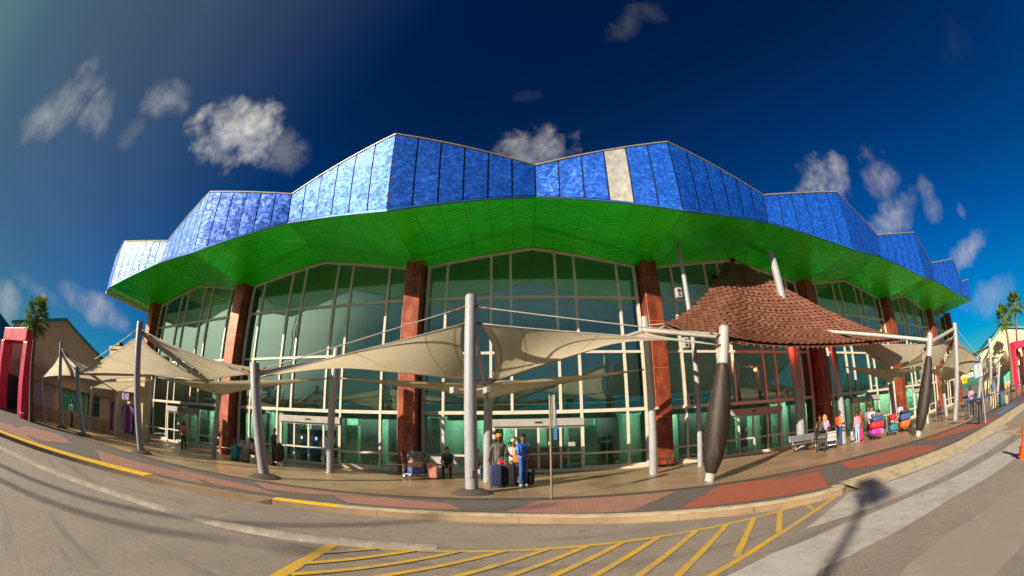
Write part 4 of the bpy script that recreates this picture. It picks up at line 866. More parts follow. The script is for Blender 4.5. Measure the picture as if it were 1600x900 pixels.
# ------------------------------------------------------------------ side wings, pink gateways, palms
def wing(name, label, mirror):
    """gabled cream wing beside the terminal; local +x runs along its front wall"""
    sx = -1 if mirror else 1
    o = V((27 + 29.0 if mirror else -29.0, 12.5, 0)); t = thing(name, label, 'building', o)
    d = V((-2.55 * sx, -4.9, 0)).normalized(); nb = V((-d.y * sx, d.x * sx, 0)); nb = V((d.y, -d.x, 0)) * (1 if not mirror else -1)   # nb points behind the wall
    if nb.y < 0 and False: nb = -nb
    def q(s, h, b=0): return d * s + nb * b + V((0, 0, h))
    def wall(nm, pts, m, thick=.25, b=0.0):
        mb = MB(); n = len(pts); fr = [q(s, h, b) for s, h in pts]; bk = [q(s, h, b + thick) for s, h in pts]
        mb.add(fr + bk, [tuple(range(n)), tuple(range(2 * n - 1, n - 1, -1))] + [(i, (i + 1) % n, n + (i + 1) % n, n + i) for i in range(n)]); return mb.build(nm, m, t)
    wcol = M_cream
    wall('wall', [(-1.2, 0), (36, 0), (36, 4.4), (-1.2, 4.4)], wcol, .3, .02)
    wall('stone_base', [(-1.2, 0), (9.0, 0), (9.0, .82), (-1.2, .82)], M_stone, .2, -.10)
    wall('ledge', [(-1.2, 2.42), (36, 2.42), (36, 3.3), (-1.2, 3.3)], M_tan if not mirror else M_cream, .5, -.55)
    gb = 8.0
    wall('gable', [(-5.6, 2.9), (6.4, 8.4), (14.2, 6.8), (14.2, 2.9)], M_tan if not mirror else M_cream, .4, gb)
    rt = MB()
    prof = [(-5.8, 2.95), (6.4, 8.52), (14.4, 6.9)]
    for (s0, h0), (s1, h1) in zip(prof, prof[1:]):
        a, b, c, e = q(s0, h0, gb - .35), q(s1, h1, gb - .35), q(s1, h1, gb + 14), q(s0, h0, gb + 14); rt.quad(a, b, c, e); rt.quad(a - V((0, 0, .28)), b - V((0, 0, .28)), b, a)
    rt.build('roof', M_teal, t)
    wn = [(.15, 1.35), (1.6, 2.9), (3.05, 4.3), (4.9, 7.4)]
    for k, (a, b) in enumerate(wn):
        f = MB()
        def bx(s0, s1, h0, h1, off=-.03, th=.1):
            vs = [q(s, h, o_) for o_ in (off, off + th) for s, h in ((s0, h0), (s1, h0), (s1, h1), (s0, h1))]; f.add(vs, [(0, 1, 2, 3), (7, 6, 5, 4), (0, 4, 5, 1), (1, 5, 6, 2), (2, 6, 7, 3), (3, 7, 4, 0)])
        bx(a - .08, b + .08, .82, .92, -.10, .2); bx(a - .06, b + .06, 1.92, 1.98); bx(a - .06, b + .06, 2.3, 2.36); bx(a - .06, a, .92, 2.36); bx(b, b + .06, .92, 2.36); bx((a + b) / 2 - .03, (a + b) / 2 + .03, .92, 2.36)
        wo_ = f.build('window', M_white, t); g = MB(); g.quad(q(a, .92, -.005), q(b, .92, -.005), q(b, 2.3, -.005), q(a, 2.3, -.005))
        g.build('pane', [mat('dark_pane', (.02, .05, .05), .08), mat('teal_blind', (.02, .36, .25), .3), mat('teal_blind', (.02, .36, .25), .3), mat('pale_shutter', (.40, .38, .36), .4)][k], wo_)
    dd = MB(); f = [(9.2, 11.2), (12.4, 13.6)]
    for a, b in f: dd.quad(q(a, 0.02, -.01), q(b, 0.02, -.01), q(b, 2.3, -.01), q(a, 2.3, -.01))
    dd.build('doorway', mat('dark_opening', (.02, .02, .02), .5), t)
    ww = MB(); ww.quad(q(10.5, 3.4, -.01), q(12.0, 3.4, -.01), q(12.0, 4.3, -.01), q(10.5, 4.3, -.01)); ww.build('window', M_intdark, t)
    return t, q
WL, _ = wing('side_wing', 'tan gabled wing with teal roof edge and stone base on the far left', False)
WR, _ = wing('side_wing', 'cream gabled wing behind the masts on the far right', True)
# cream shop block with purple posters left of the glass front
sh = thing('shop_block', 'cream shop block with purple poster doors left of the glass front', 'shop', (-29.3, 13.0, 0), math.atan2(1.45, 4.9))
mb = MB(); mb.box((2.6, .45, 3.05), (5.2, .9, 6.1)); mb.build('wall', M_cream, sh)
mb = MB(); mb.box((2.6, -.03, 6.02), (5.3, .14, .2)); mb.build('parapet', M_cream, sh)
mb = MB(); mb.box((2.6, -.26, 3.25), (5.1, .5, .5)); mb.build('ledge', M_cream, sh)
def m_poster(name, c1, c2, c3, sc):
    m, T = new_mat(name); co = coords(T); mp = T.n('ShaderNodeMapping'); mp.inputs['Scale'].default_value = (1.5, 1, .5); T.l(co, mp.inputs[0]); n = T.noise(mp.outputs[0], sc, 3, .5, .6)
    principled(T, Base_Color=T.ramp(n, [(.36, c1), (.5, c2), (.64, c3)]), Roughness=.25); return m
MP = [m_poster('purple_poster', (.04, .008, .16), (.26, .015, .26), (.10, .02, .30), 2.2), m_poster('violet_poster', (.03, .02, .16), (.05, .03, .25), (.45, .42, .55), 2.8), m_poster('lilac_poster', (.35, .3, .5), (.12, .06, .3), (.6, .58, .66), 3.0)]
for k, (a, b) in enumerate([(1.0, 1.45), (2.55, 2.95), (3.1, 3.75), (3.85, 4.5)]):
    f = MB()
    for c, dd in ((((a + b) / 2, -.03, 2.22), (b - a + .14, .07, .08)), (((a + b) / 2, -.03, .18), (b - a + .14, .07, .10)), ((a - .035, -.03, 1.2), (.07, .07, 2.1)), ((b + .035, -.03, 1.2), (.07, .07, 2.1))): f.box(c, dd)
    fo = f.build('poster_frame', M_white, sh); f = MB(); f.quad((a, -.04, .22), (b, -.04, .22), (b, -.04, 2.18), (a, -.04, 2.18)); f.build('poster', MP[[0, 2, 0, 1][k]], fo)
mb = MB(); mb.rbox((3.35, -.35, 2.72), (.95, .14, .58), .06, 3); so_ = mb.build('sign_box', mat('lilac_sign', (.42, .33, .56), .4), sh)
mb = MB(); mb.tube([(3.35 + .16 * math.cos(a / 10 * math.pi * 2), -.425, 2.74 + .16 * math.sin(a / 10 * math.pi * 2)) for a in range(9)], .022, 6); mb.box((3.62, -.425, 2.72), (.16, .01, .05)); mb.box((3.08, -.425, 2.66), (.14, .01, .05)); mb.build('sign_mark', mat('purple_mark', (.16, .05, .3), .5), so_)
mb = MB(); mb.ball((.9, .5, 6.3), (.35, .3, .25)); mb.build('roof_vent', M_dark, sh)
# teal roofed building far left
tb = thing('teal_roof_building', 'building with a plain teal roof at the left picture edge behind the gateway', 'building', (-54, 1.0, 0))
mb = MB(); mb.box((0, 0, 2.6), (14, 13, 5.2)); mb.build('wall', M_tan, tb); mb = MB(); mb.add([(-8, -7.5, 5.0), (8, -7.5, 5.0), (8, 7.5, 5.0), (-8, 7.5, 5.0), (-3, -.5, 8.6), (2, -.5, 8.6)], [(0, 1, 5, 4), (1, 2, 5), (2, 3, 4, 5), (3, 0, 4), (3, 2, 1, 0)]); mb.build('roof', M_teal, tb)
def gateway(label, o, rz):
    t = thing('gateway', label, 'gateway', o, rz, 'magenta gateways over the pavement')
    mb = MB(); Wd, Hh, th, dp = 5.2, 4.95, .78, 1.0
    mb.rbox((0, th / 2, (Hh - th) / 2), (dp, th, Hh - th), .03, 2); mb.build('pier', M_pink, t); mb = MB(); mb.rbox((0, -Wd + th / 2, (Hh - th) / 2), (dp, th, Hh - th), .03, 2); mb.build('pier', M_pink, t)
    mb = MB(); mb.rbox((0, (-Wd + th) / 2, Hh - th / 2 + .003), (dp + .01, Wd + .01, th), .03, 2); mb.build('lintel', M_pink, t)
    mb = MB()
    for y in (th + .12, -Wd - .12): mb.tube([(.5, y - .4, 0), (.5, y - .4, .32), (.5, y + .3, .32), (.5, y + .3, 0)], .03, 8)
    mb.build('guard_rail', M_white, t); return t
gateway('magenta gateway at the left picture edge behind the palm trunk', (-27.3, 4.0, 0), math.radians(-69)); gateway('magenta gateway at the far right behind the queue barriers', (53.0, 6.9, 0), math.radians(69))

def palm(label, base, top, r, fr, seed, lean=.2, group=None, cat='palm tree'):
    rnd = random.Random(seed); base, top = V(base), V(top); t = thing('palm_tree', label, cat, base, 0, group); d = top - base
    mb = MB(); n = 40; pts = [d * (k / n) + V((math.sin(k / n * math.pi) * lean * .3, 0, 0)) for k in range(n + 1)]
    mb.tube(pts, [r * (1.45 - .75 * min(1, k / n * 1.3) + (.5 * max(0, 1 - k / 4)) + (.07 if k % 2 else -.03)) for k in range(n + 1)], 12); mb.build('trunk', M_trunk, t, True)
    mb = MB(); mb.tube([d - V((0, 0, .7)), d - V((0, 0, .1)), d + V((0, 0, .15))], [r * .9, r * 1.5, r * .7], 10); mb.build('crownshaft', mat('palm_fibre', (.20, .10, .03), .9, var=.4, scale=12), t, True)
    cr = MB()
    for k in range(32):
        az = k * 2.39996 + rnd.uniform(-.2, .2); el = math.radians(78 - 118 * (k / 31) ** .9 + rnd.uniform(-8, 8)); st = fr * rnd.uniform(.42, .58); dv = V((math.cos(az) * math.cos(el), math.sin(az) * math.cos(el), math.sin(el)))
        h = d + dv * st; h.z -= .10 * (1 - math.sin(el)) * fr * .5; cr.tube([d, d + dv * st * .5, h], [.03, .022, .015], 4, cap=False)
        side = dv.cross(V((0, 0, 1))).normalized() if abs(dv.z) < .98 else V((1, 0, 0)); up = side.cross(dv).normalized(); L = fr * rnd.uniform(.42, .58)
        for j in range(17):
            a = math.radians(-112 + 224 * j / 16); ld = (dv * math.cos(a) + side * math.sin(a) + up * (.12 * math.cos(2 * a) + rnd.uniform(-.08, .08))).normalized(); ll = L * (.72 + .28 * math.cos(a)) * rnd.uniform(.85, 1.08)
            w0 = side * math.cos(a) - dv * math.sin(a); wd = ll * .085; m1 = h + ld * ll * .55; tip = h + ld * ll - V((0, 0, ll * rnd.uniform(.12, .42))); nrm = up * ll * .03
            cr.add([h, m1 - w0 * wd, m1 + nrm, m1 + w0 * wd, tip], [(0, 1, 2), (0, 2, 3), (1, 4, 2), (2, 4, 3)])
    cr.build('crown', M_leaf, t, fix=False); return t
palm('tall palm with a bare brown trunk in front of the left gateway', (-25.39, 4.67, 0), (-25.75, 4.2, 5.55), .17, 1.5, 3)
palm('fan palm with a full crown standing above the right gateway', (45.0, 6.6, 0), YP(1569, 497, 7.0), .24, 2.0, 5)
palm('fan palm cut by the right picture edge', (56, 7.6, 0), YP(1597, 486, 6.2) if False else V((57.5, 5.5, 9.4)), .24, 2.0, 8)
for i, (x, y, h) in enumerate([(-14.5, -7.0, 14.0), (-20, -26, 8.5), (9, -30, 9.5)]):
    palm(['palm standing behind the photographer that shades the zebra crossing', 'palm across the road, reflected in the left glass bays', 'palm across the road, reflected in the right glass bays'][i], (x, y, KZ), (x - 2.6, y - 7.8, h) if i == 0 else (x + .1, y, h), (.11 if i == 0 else .2), .65 if i == 0 else 2.3, 20 + i)
# street lamps behind the photographer, whose long shadows cross the road
def lamp(label, x, y, h, arm):
    t = thing('street_lamp', label, 'street lamp', (x, y, KZ), 0, 'street lamps behind the photographer'); mb = MB(); mb.tube([(0, 0, 0), (0, 0, h)], [.15, .10], 12); mb.build('pole', M_galv, t, True)
    mb = MB(); mb.tube([(0, 0, h - .1), (.4, .1, h + .2), (arm, .3, h + .25)], .035, 8); mb.build('arm', M_galv, t, True); mb = MB(); mb.rbox((arm + .25, .36, h + .22), (.7, .26, .12), .04, 2); mb.build('lamp_head', M_galv, t)
lamp('taller lighting mast behind the photographer on the left', -46.5, -28.2, 26.0, 1.2); lamp('shorter lighting mast behind the photographer on the left', -47.6, -30.6, 24.6, 1.0)

# far trees across the road, seen only in the glass
mb = MB(); rnd = random.Random(4)
for k in range(46):
    x = -95 + k * 4.4 + rnd.uniform(-1.5, 1.5); y = -62 + rnd.uniform(-6, 6); h = rnd.uniform(3.5, 8.5); r = rnd.uniform(2.2, 4)
    for q in range(70):
        a, b, c = rnd.uniform(0, 6.283), rnd.uniform(-1, 1), rnd.random() ** .4; p = V((x + r * c * math.cos(a) * math.sqrt(1 - b * b), y + r * c * math.sin(a) * math.sqrt(1 - b * b), h * .6 + h * .4 * b * c)); s_ = rnd.uniform(.35, .8); u = V((rnd.uniform(-1, 1), rnd.uniform(-1, 1), rnd.uniform(-.4, 1))).normalized() * s_; w_ = u.orthogonal().normalized() * s_
        mb.quad(p - u, p + w_, p + u, p - w_)
    mb.tube([(x, y, -.16), (x, y, h * .6)], [.22, .12], 6)
tag(mb.build('treeline', M_leaf, fix=False), kind='stuff')

# ------------------------------------------------------------------ signs, bollards, benches
M_signface = mat('grey_sign_back', (.33, .34, .35), .45, .3, var=.12); M_blues = mat('blue_sign_face', (.03, .16, .42), .4)
t = thing('signpost', 'thin signpost edge-on in front of the middle entrance', 'signpost', (.90, 10.12, .008)); mb = MB(); mb.tube([(0, 0, 0), (0, 0, 2.83)], .032, 10); mb.build('post', mat('brown_post', (.22, .16, .11), .5, .2), t, True)
mb = MB(); mb.rbox((.085, -.03, 2.38), (.022, .42, .86), .008, 1, rz=.12); mb.build('sign_plate', M_signface, t); mb = MB(); mb.rbox((.115, -.03, 2.05), (.02, .40, .9), .008, 1, rz=.12); mb.build('sign_plate', M_blues, t)
p = V((18.61, 4.61, 0)); t = thing('signpost', 'leaning white post carrying a grey sign with a blue border', 'signpost', p); top = V((18.1, 4.70, 2.42)) - p; mb = MB(); mb.tube([(0, 0, 0), top], .035, 10); mb.build('post', M_white, t, True)
mb = MB(); mb.rbox(top * .90 + V((-.03, .07, 0)), (.66, .04, .62), .03, 2, rz=-.9); so_ = mb.build('sign_plate', M_blues, t); mb = MB(); mb.rbox(top * .90 + V((-.045, .045, 0)), (.56, .02, .52), .02, 2, rz=-.9); mb.build('sign_face', M_signface, so_)
t = thing('bollard', 'dark ringed bollard at the foot of the leaning signpost', 'bollard', (18.75, 5.0, .008)); mb = MB(); mb.tube([(0, 0, 0), (0, 0, .05), (0, 0, .06), (0, 0, .85)], [.2, .2, .13, .13], 18); mb.build('body', M_dark, t, True); mb = MB(); mb.tube([(0, 0, .80), (0, 0, .86), (0, 0, .90), (0, 0, .95)], [.17, .18, .15, .05], 18); mb.build('cap', M_dark, t, True)
t = thing('traffic_post', 'orange plastic traffic post at the right picture edge', 'traffic post', (10.15, 1.12, KZ)); mb = MB(); mb.tube([(0, 0, 0), (0, 0, .05), (0, 0, .06), (0, 0, .22), (0, 0, .26)], [.20, .20, .17, .165, .13], 24); mb.build('base', M_orange, t, True); mb = MB(); mb.tube([(0, 0, .25), (0, 0, .30), (0, 0, .62), (0, 0, .68), (0, 0, .71)], [.12, .09, .08, .065, .02], 20); mb.build('post', M_orange, t, True)
mb = MB(); mb.tube([(0, 0, .22), (0, 0, .245)], [.172, .172], 24); mb.build('ring', mat('deep_orange', (.5, .05, .008), .5), t, True)
q = YP(1507, 594, 8.9); t = thing('hanging_sign', 'small amber sign hung on two rods under the right sails', 'sign', q); mb = MB(); mb.rbox((0, 0, 0), (.55, .05, .42), .02, 2, rz=-.7); mb.build('panel', mat('amber_sign', (.75, .34, .0), .45), t); mb = MB(); mb.tube([(-.15, 0, .2), (-.15, 0, 1.0)], .012, 6); mb.tube([(.15, 0, .2), (.15, 0, 1.0)], .012, 6); mb.build('rod', M_galv, t)
mb = MB(); mb.box((-.02, -.035, .05), (.26, .012, .04), -.7); mb.box((-.02, -.035, -.06), (.20, .012, .04), -.7); mb.build('sign_mark', M_dark, t)
def bench(label, x, y, rz, L=1.8, back=True, m=None):
    t = thing('bench', label, 'bench', (x, y, 0), rz, 'metal benches by the glass front'); m = m or M_galv; mb = MB(); mb.rbox((0, 0, .44), (L, .44, .035), .015, 2)
    mb.build('seat', m, t)
    if back: mb = MB(); mb.rbox((0, .25, .70), (L, .03, .34), .012, 2, rot=Matrix.Rotation(math.radians(-12), 3, 'X')); mb.build('backrest', m, t)
    for s in (-1, 1):
        mb = MB(); mb.tube([(s * (L / 2 - .2), -.16, 0), (s * (L / 2 - .2), -.12, .42)], .022, 8); mb.tube([(s * (L / 2 - .2), .2, 0), (s * (L / 2 - .2), .16, .42), (s * (L / 2 - .2), .24, .66 if back else .43)], .022, 8); mb.build('leg', m, t, True)
    return t
bench('pale metal bench under the couple with the teal suitcase', YP(387, 705, 15.2).x, 15.2, 0, 1.9, True, M_white); bench('pale metal bench under the man in black looking at his phone', -2.6, 16.35, 0, 2.6, True, M_white)
bench('perforated metal bench beside the thick pillar at the right entrance', 14.1, 14.4, math.radians(-14), 1.7, True, M_galv)
bench('low backless bench at the foot of the rust column left of the middle entrance', -5.5, 16.6, 0, 1.1, False, M_galv); bench('low backless bench at the foot of the rust column right of the middle entrance', 6.7, 16.7, 0, 1.2, False, M_dark); bench('low backless bench at the foot of the rust column by the teal suitcase', -16.3, 16.2, 0, 1.6, False, M_plinth)

# ------------------------------------------------------------------ luggage and carts
def suitcase(label, loc, rz, dims, m, handle=.0, group='suitcases', ribs=True, lie=False):
    w_, d_, h_ = dims; t = thing('suitcase', label, 'suitcase', loc, rz, group); mb = MB(); z0 = .0 if lie else .055; mb.rbox((0, 0, z0 + h_ / 2), (w_, d_, h_), .05, 3)
    if ribs:
        for k in range(-2, 3):
            if not lie: mb.rbox((k * w_ / 6, 0, z0 + h_ / 2), (w_ * .05, d_ + .014, h_ * .86), .005, 1)
            else: mb.rbox((0, k * d_ / 6, z0 + h_ / 2), (w_ * .86, d_ * .05, h_ + .014), .005, 1)
    mb.build('shell', m, t, True)
    if not lie:
        for sx in (-1, 1): mb = MB(); mb.wheel((sx * (w_ / 2 - .05), -d_ * .3, .03), .03, .03, (1, 0, 0)); mb.wheel((sx * (w_ / 2 - .05), d_ * .3, .03), .03, .03, (1, 0, 0)); mb.build('wheel', M_black, t)
        mb = MB(); zt = z0 + h_
        if handle: mb.tube([(-.10, d_ * .3, zt - .02), (-.10, d_ * .3, zt + handle), (.10, d_ * .3, zt + handle), (.10, d_ * .3, zt - .02)], .011, 6)
        mb.tube([(-.08, 0, zt), (-.07, 0, zt + .035), (.07, 0, zt + .035), (.08, 0, zt)], .012, 6); mb.build('handle', M_dark if not handle else M_galv, t)
    else:
        mb = MB(); mb.tube([(-.08, -d_ / 2, h_ / 2), (-.07, -d_ / 2 - .035, h_ / 2), (.07, -d_ / 2 - .035, h_ / 2), (.08, -d_ / 2, h_ / 2)], .012, 6); mb.build('handle', M_dark, t)
    mb = MB(); mb.box((0, -d_ / 2 - .004, z0 + h_ * .5), (w_ * .86, .006, .012)); mb.build('zip', M_dark, t); return t
def duffel(label, loc, rz, dims, m, group='bags on the luggage carts', strap=None):
    w_, d_, h_ = dims; t = thing('travel_bag', label, 'bag', loc, rz, group); mb = MB(); mb.rbox((0, 0, h_ / 2), (w_, d_, h_), h_ * .38, 4); ob = mb.build('body', m, t, True)
    for v in ob.data.vertices: v.co += V((math.sin(v.co.y * 17 + v.co.z * 11), math.sin(v.co.x * 13), math.sin(v.co.x * 9 + v.co.y * 7))) * .012
    s = strap or M_dark
    mb = MB(); mb.tube([(-w_ * .18, -d_ / 2 - .006, h_ * .2), (-w_ * .14, -d_ / 2 - .02, h_ * .75), (-w_ * .1, 0, h_ + .05), (w_ * .1, 0, h_ + .05), (w_ * .14, -d_ / 2 - .02, h_ * .75), (w_ * .18, -d_ / 2 - .006, h_ * .2)], .014, 6); mb.build('strap', s, t, True)
    mb = MB(); mb.box((0, -d_ / 2 - .004, h_ * .62), (w_ * .7, .012, .014)); mb.build('zip', s, t); return t
fab = lambda n, c: mat(n, c, .65, var=.2, scale=9, bump=.15)
K_teal, K_grey, K_blk, K_pink, K_navy, K_red, K_beige, K_blue, K_orange = fab('teal_shell', (.01, .22, .30)), fab('grey_shell', (.13, .12, .12)), fab('black_fabric', (.018, .018, .02)), fab('rose_shell', (.55, .24, .20)), fab('navy_fabric', (.022, .035, .10)), fab('red_fabric', (.52, .012, .018)), fab('beige_fabric', (.40, .25, .17)), fab('blue_fabric', (.03, .075, .26)), fab('orange_fabric', (.85, .13, .01))
K_mag = m_print('magenta_print', [(.5, .01, .30), (.62, .03, .40), (.10, .05, .4), (.6, .2, .5), (.45, .01, .2)], 9); K_flor = m_print('floral_print', [(.04, .03, .03), (.5, .04, .08), (.55, .5, .45), (.03, .03, .03), (.2, .05, .08)], 18)
suitcase('upright teal suitcase with its handle raised, left of the seated couple', G(367, 719.5), .1, (.46, .28, .70), K_teal, .32); suitcase('grey suitcase standing in front of the seated woman in pink', G(388, 722.5) + V((0, -.25, 0)), .25, (.44, .27, .58), K_grey, .1)
suitcase('rose pink suitcase standing beside the man in black', G(676, 749), .05, (.44, .28, .62), K_pink, 0)
suitcase('navy suitcase leftmost of the three in front of the man in the orange cap', G(775, 762), .15, (.40, .26, .74), K_navy, .22, 'suitcases of the standing trio'); suitcase('narrow red suitcase between the navy and the black one', G(785, 759.5), .2, (.30, .22, .84), K_red, .12, 'suitcases of the standing trio'); suitcase('black suitcase in front of the woman with grey hair', G(794, 760.5), .1, (.46, .28, .74), K_blk, .28, 'suitcases of the standing trio')
def backpack(label, loc, rz, m, s=1.0):
    t = thing('backpack', label, 'backpack', loc, rz); mb = MB(); mb.rbox((0, 0, .27 * s), (.36 * s, .24 * s, .54 * s), .10 * s, 4); mb.build('body', m, t, True); mb = MB(); mb.rbox((0, -.13 * s, .18 * s), (.28 * s, .08 * s, .26 * s), .04 * s, 3); mb.build('pocket', m, t, True)
    mb = MB()
    for sx in (-1, 1): mb.tube([(sx * .1 * s, .12 * s, .48 * s), (sx * .13 * s, .22 * s, .40 * s), (sx * .13 * s, .20 * s, .2 * s), (sx * .1 * s, .12 * s, .08 * s)], .018 * s, 6)
    mb.build('strap', M_dark, t); return t
backpack('black backpack on the ground right of the man in the blue shirt', G(826, 757), -.3, K_blk, 1.15)
def cart(label, loc, rz, panel=None, group='luggage carts'):
    """local -y is the front of the cart, the push handle stands at +y"""
    t = thing('luggage_cart', label, 'luggage cart', loc, rz, group); mb = MB()
    for s in (-1, 1):
        mb.tube([(s * .27, .42, .20), (s * .22, -.42, .20), (s * .06, -.56, .20)], .018, 8); mb.tube([(s * .27, .42, .12), (s * .27, .46, .6), (s * .27, .52, 1.02)], .018, 8)
    for y in (-.35, -.1, .15, .38): mb.tube([(-.24, y, .20), (.24, y, .20)], .013, 6)
    for z in (.42, .62, .82): mb.tube([(-.27, .45 + (z - .4) * .12, z), (.27, .45 + (z - .4) * .12, z)], .012, 6)
    mb.build('frame', M_galv, t, True)
    mb = MB(); mb.tube([(-.27, .52, 1.02), (-.27, .56, 1.06), (.27, .56, 1.06), (.27, .52, 1.02)], .022, 8); mb.build('handle', M_black, t, True)
    for x, y, r in ((-.27, .40, .11), (.27, .40, .11), (0, -.50, .09)):
        mb = MB(); mb.wheel((x, y, r), r, .04, (1, 0, 0)); w_ = mb.build('wheel', M_black, t, True); mb = MB(); mb.wheel((x, y, r), r * .55, .046, (1, 0, 0)); mb.build('hub', M_galv, w_, True)
    mb = MB()
    for s in (-1, 1): mb.tube([(s * .27, .42, .20), (s * .27, .40, .11)], .014, 6)
    mb.tube([(0, -.54, .20), (0, -.50, .09)], .014, 6); mb.build('fork', M_galv, t)
    if panel: mb = MB(); mb.rbox((0, .40, .62), (.52, .02, .46), .01, 1); mb.build('panel', panel, t)
    return t
def stack(o, rz, items):
    """bags lying on a cart: each its own thing, from the deck up"""
    z = .215; c, s = math.cos(rz), math.sin(rz)
    for kind, lab, dims, m, dx, dy in items:
        p = V((o.x + c * dx - s * dy, o.y + s * dx + c * dy, z))
        (suitcase(lab, p, rz + random.uniform(-.06, .06), dims, m, lie=True, group='bags on the luggage carts') if kind == 's' else duffel(lab, p, rz + random.uniform(-.08, .08), dims, m)); z += dims[2] + .004
o = G(650, 748); rz = math.radians(80); cart('luggage cart loaded with blue, beige and grey cases left of the rose suitcase', o, rz)
stack(o, rz, [('s', 'dark blue case lowest on the cart beside the rose suitcase', (.44, .74, .26), K_blue, 0, -.08), ('s', 'beige case in the middle of the cart beside the rose suitcase', (.42, .66, .26), K_beige, 0, -.04)])
mb_t = suitcase('grey hard case hung over the handle side of the cart, topmost there', V((o.x + .05, o.y, .90)), rz, (.40, .72, .24), K_grey, lie=True, group='bags on the luggage carts')
mb = MB(); mb.box((0, 0, -.09), (.3, .5, .17)); mb.build('soft_base', K_grey, mb_t)
o = G(437, 728); rz = math.radians(30); cart('luggage cart with a tall black bag behind the leaning mast', o, rz); stack(o, rz, [('d', 'tall black bag standing on the cart behind the leaning mast', (.5, .6, .85), K_blk, 0, 0)])
o = G(1298, 701); rz = math.radians(140); cart('luggage cart with a pale advertising panel near the blonde woman', o, rz, M_white); stack(o, rz, [('d', 'blue bag lowest on the cart with the pale panel', (.5, .62, .34), K_blue, 0, -.05), ('d', 'black bag on top of the cart with the pale panel', (.5, .6, .34), K_blk, 0, -.02)])
o = V((18.2, 12.1, 0)); rz = math.radians(-35); cart('luggage cart piled with magenta and red bags, pushed by the man in white', o, rz); stack(o, rz, [('d', 'magenta patterned bag lowest on the cart pushed by the man in white', (.86, .62, .34), K_mag, 0, -.1), ('d', 'bright red bag on the magenta patterned one', (.9, .62, .36), K_red, 0, -.1), ('d', 'blue bag with a pink edge above the bright red one', (.62, .5, .24), K_blue, 0, -.08), ('s', 'grey green case topmost on the cart pushed by the man in white', (.6, .46, .18), K_grey, 0, -.06)])
o = V((19.75, 11.75, 0)); rz = math.radians(-40); cart('luggage cart with teal, floral and red bags between two fuller carts', o, rz); stack(o, rz, [('d', 'teal bag lowest on the middle cart', (.56, .6, .38), K_teal, 0, -.05), ('d', 'floral bag between the teal and the red bag', (.5, .5, .24), K_flor, 0, -.05), ('d', 'small red bag topmost on the middle cart', (.5, .48, .28), K_red, 0, -.05)])
o = V((21.15, 11.55, 0)); rz = math.radians(-40); cart('luggage cart with orange and blue bags, pushed by the woman in lilac', o, rz); stack(o, rz, [('d', 'orange bag lowest on the cart of the woman in lilac', (.8, .6, .40), K_orange, 0, -.08), ('d', 'blue bag above the orange one', (.82, .58, .38), K_blue, 0, -.08), ('d', 'dark bag topmost on the cart of the woman in lilac', (.6, .5, .2), K_blk, 0, -.05)])
suitcase('small magenta suitcase behind the girl in pink', G(1347, 689.5) + V((0, .15, 0)), -.4, (.34, .22, .56), fab('magenta_shell', (.6, .02, .2)), .2); suitcase('small pale suitcase at the left of the girl in pink', G(1334, 690) + V((0, .1, 0)), -.4, (.28, .2, .5), M_white, .1)
backpack('blue backpack standing on the pavement by the queue barriers', G(1565, 635), .8, fab('petrol_fabric', (.01, .10, .17)), 1.5); duffel('brown travel bag beside the blue backpack at the queue barriers', G(1572, 633), .8, (.5, .4, .6), K_beige, None)
# pushchair
o = V((14.05, 12.95, 0)); t = thing('pushchair', 'black folding pushchair beside the woman in the black top', 'pushchair', o, math.radians(-60)); mb = MB()
for s in (-1, 1):
    mb.tube([(s * .22, -.42, .10), (s * .22, .05, .52), (s * .22, .42, 1.0), (s * .22, .52, 1.02)], .014, 8); mb.tube([(s * .22, .40, .10), (s * .22, .02, .50), (s * .22, -.22, .70)], .014, 8)
mb.tube([(-.22, -.2, .68), (.22, -.2, .68)], .016, 8); mb.tube([(-.22, .1, .3), (.22, .1, .3)], .012, 8); mb.build('frame', M_galv, t, True)
mb = MB(); mb.rbox((0, -.06, .42), (.38, .34, .06), .02, 2); mb.rbox((0, .18, .66), (.38, .07, .54), .03, 2, rot=Matrix.Rotation(math.radians(-18), 3, 'X')); mb.build('seat', K_blk, t); mb = MB(); mb.rbox((0, .12, .18), (.36, .34, .14), .04, 2); mb.build('basket', K_blk, t)
mb = MB(); mb.tube([(-.21, .24, .92), (-.21, .0, 1.0), (-.21, -.14, .9)], .02, 6); mb.rbox((0, .08, .97), (.42, .30, .05), .024, 2); mb.build('hood', K_blk, t)
for x in (-.22, .22):
    for y in (-.42, .40): mb = MB(); mb.wheel((x, y, .095), .095, .05, (1, 0, 0)); mb.build('wheel', M_black, t, True)
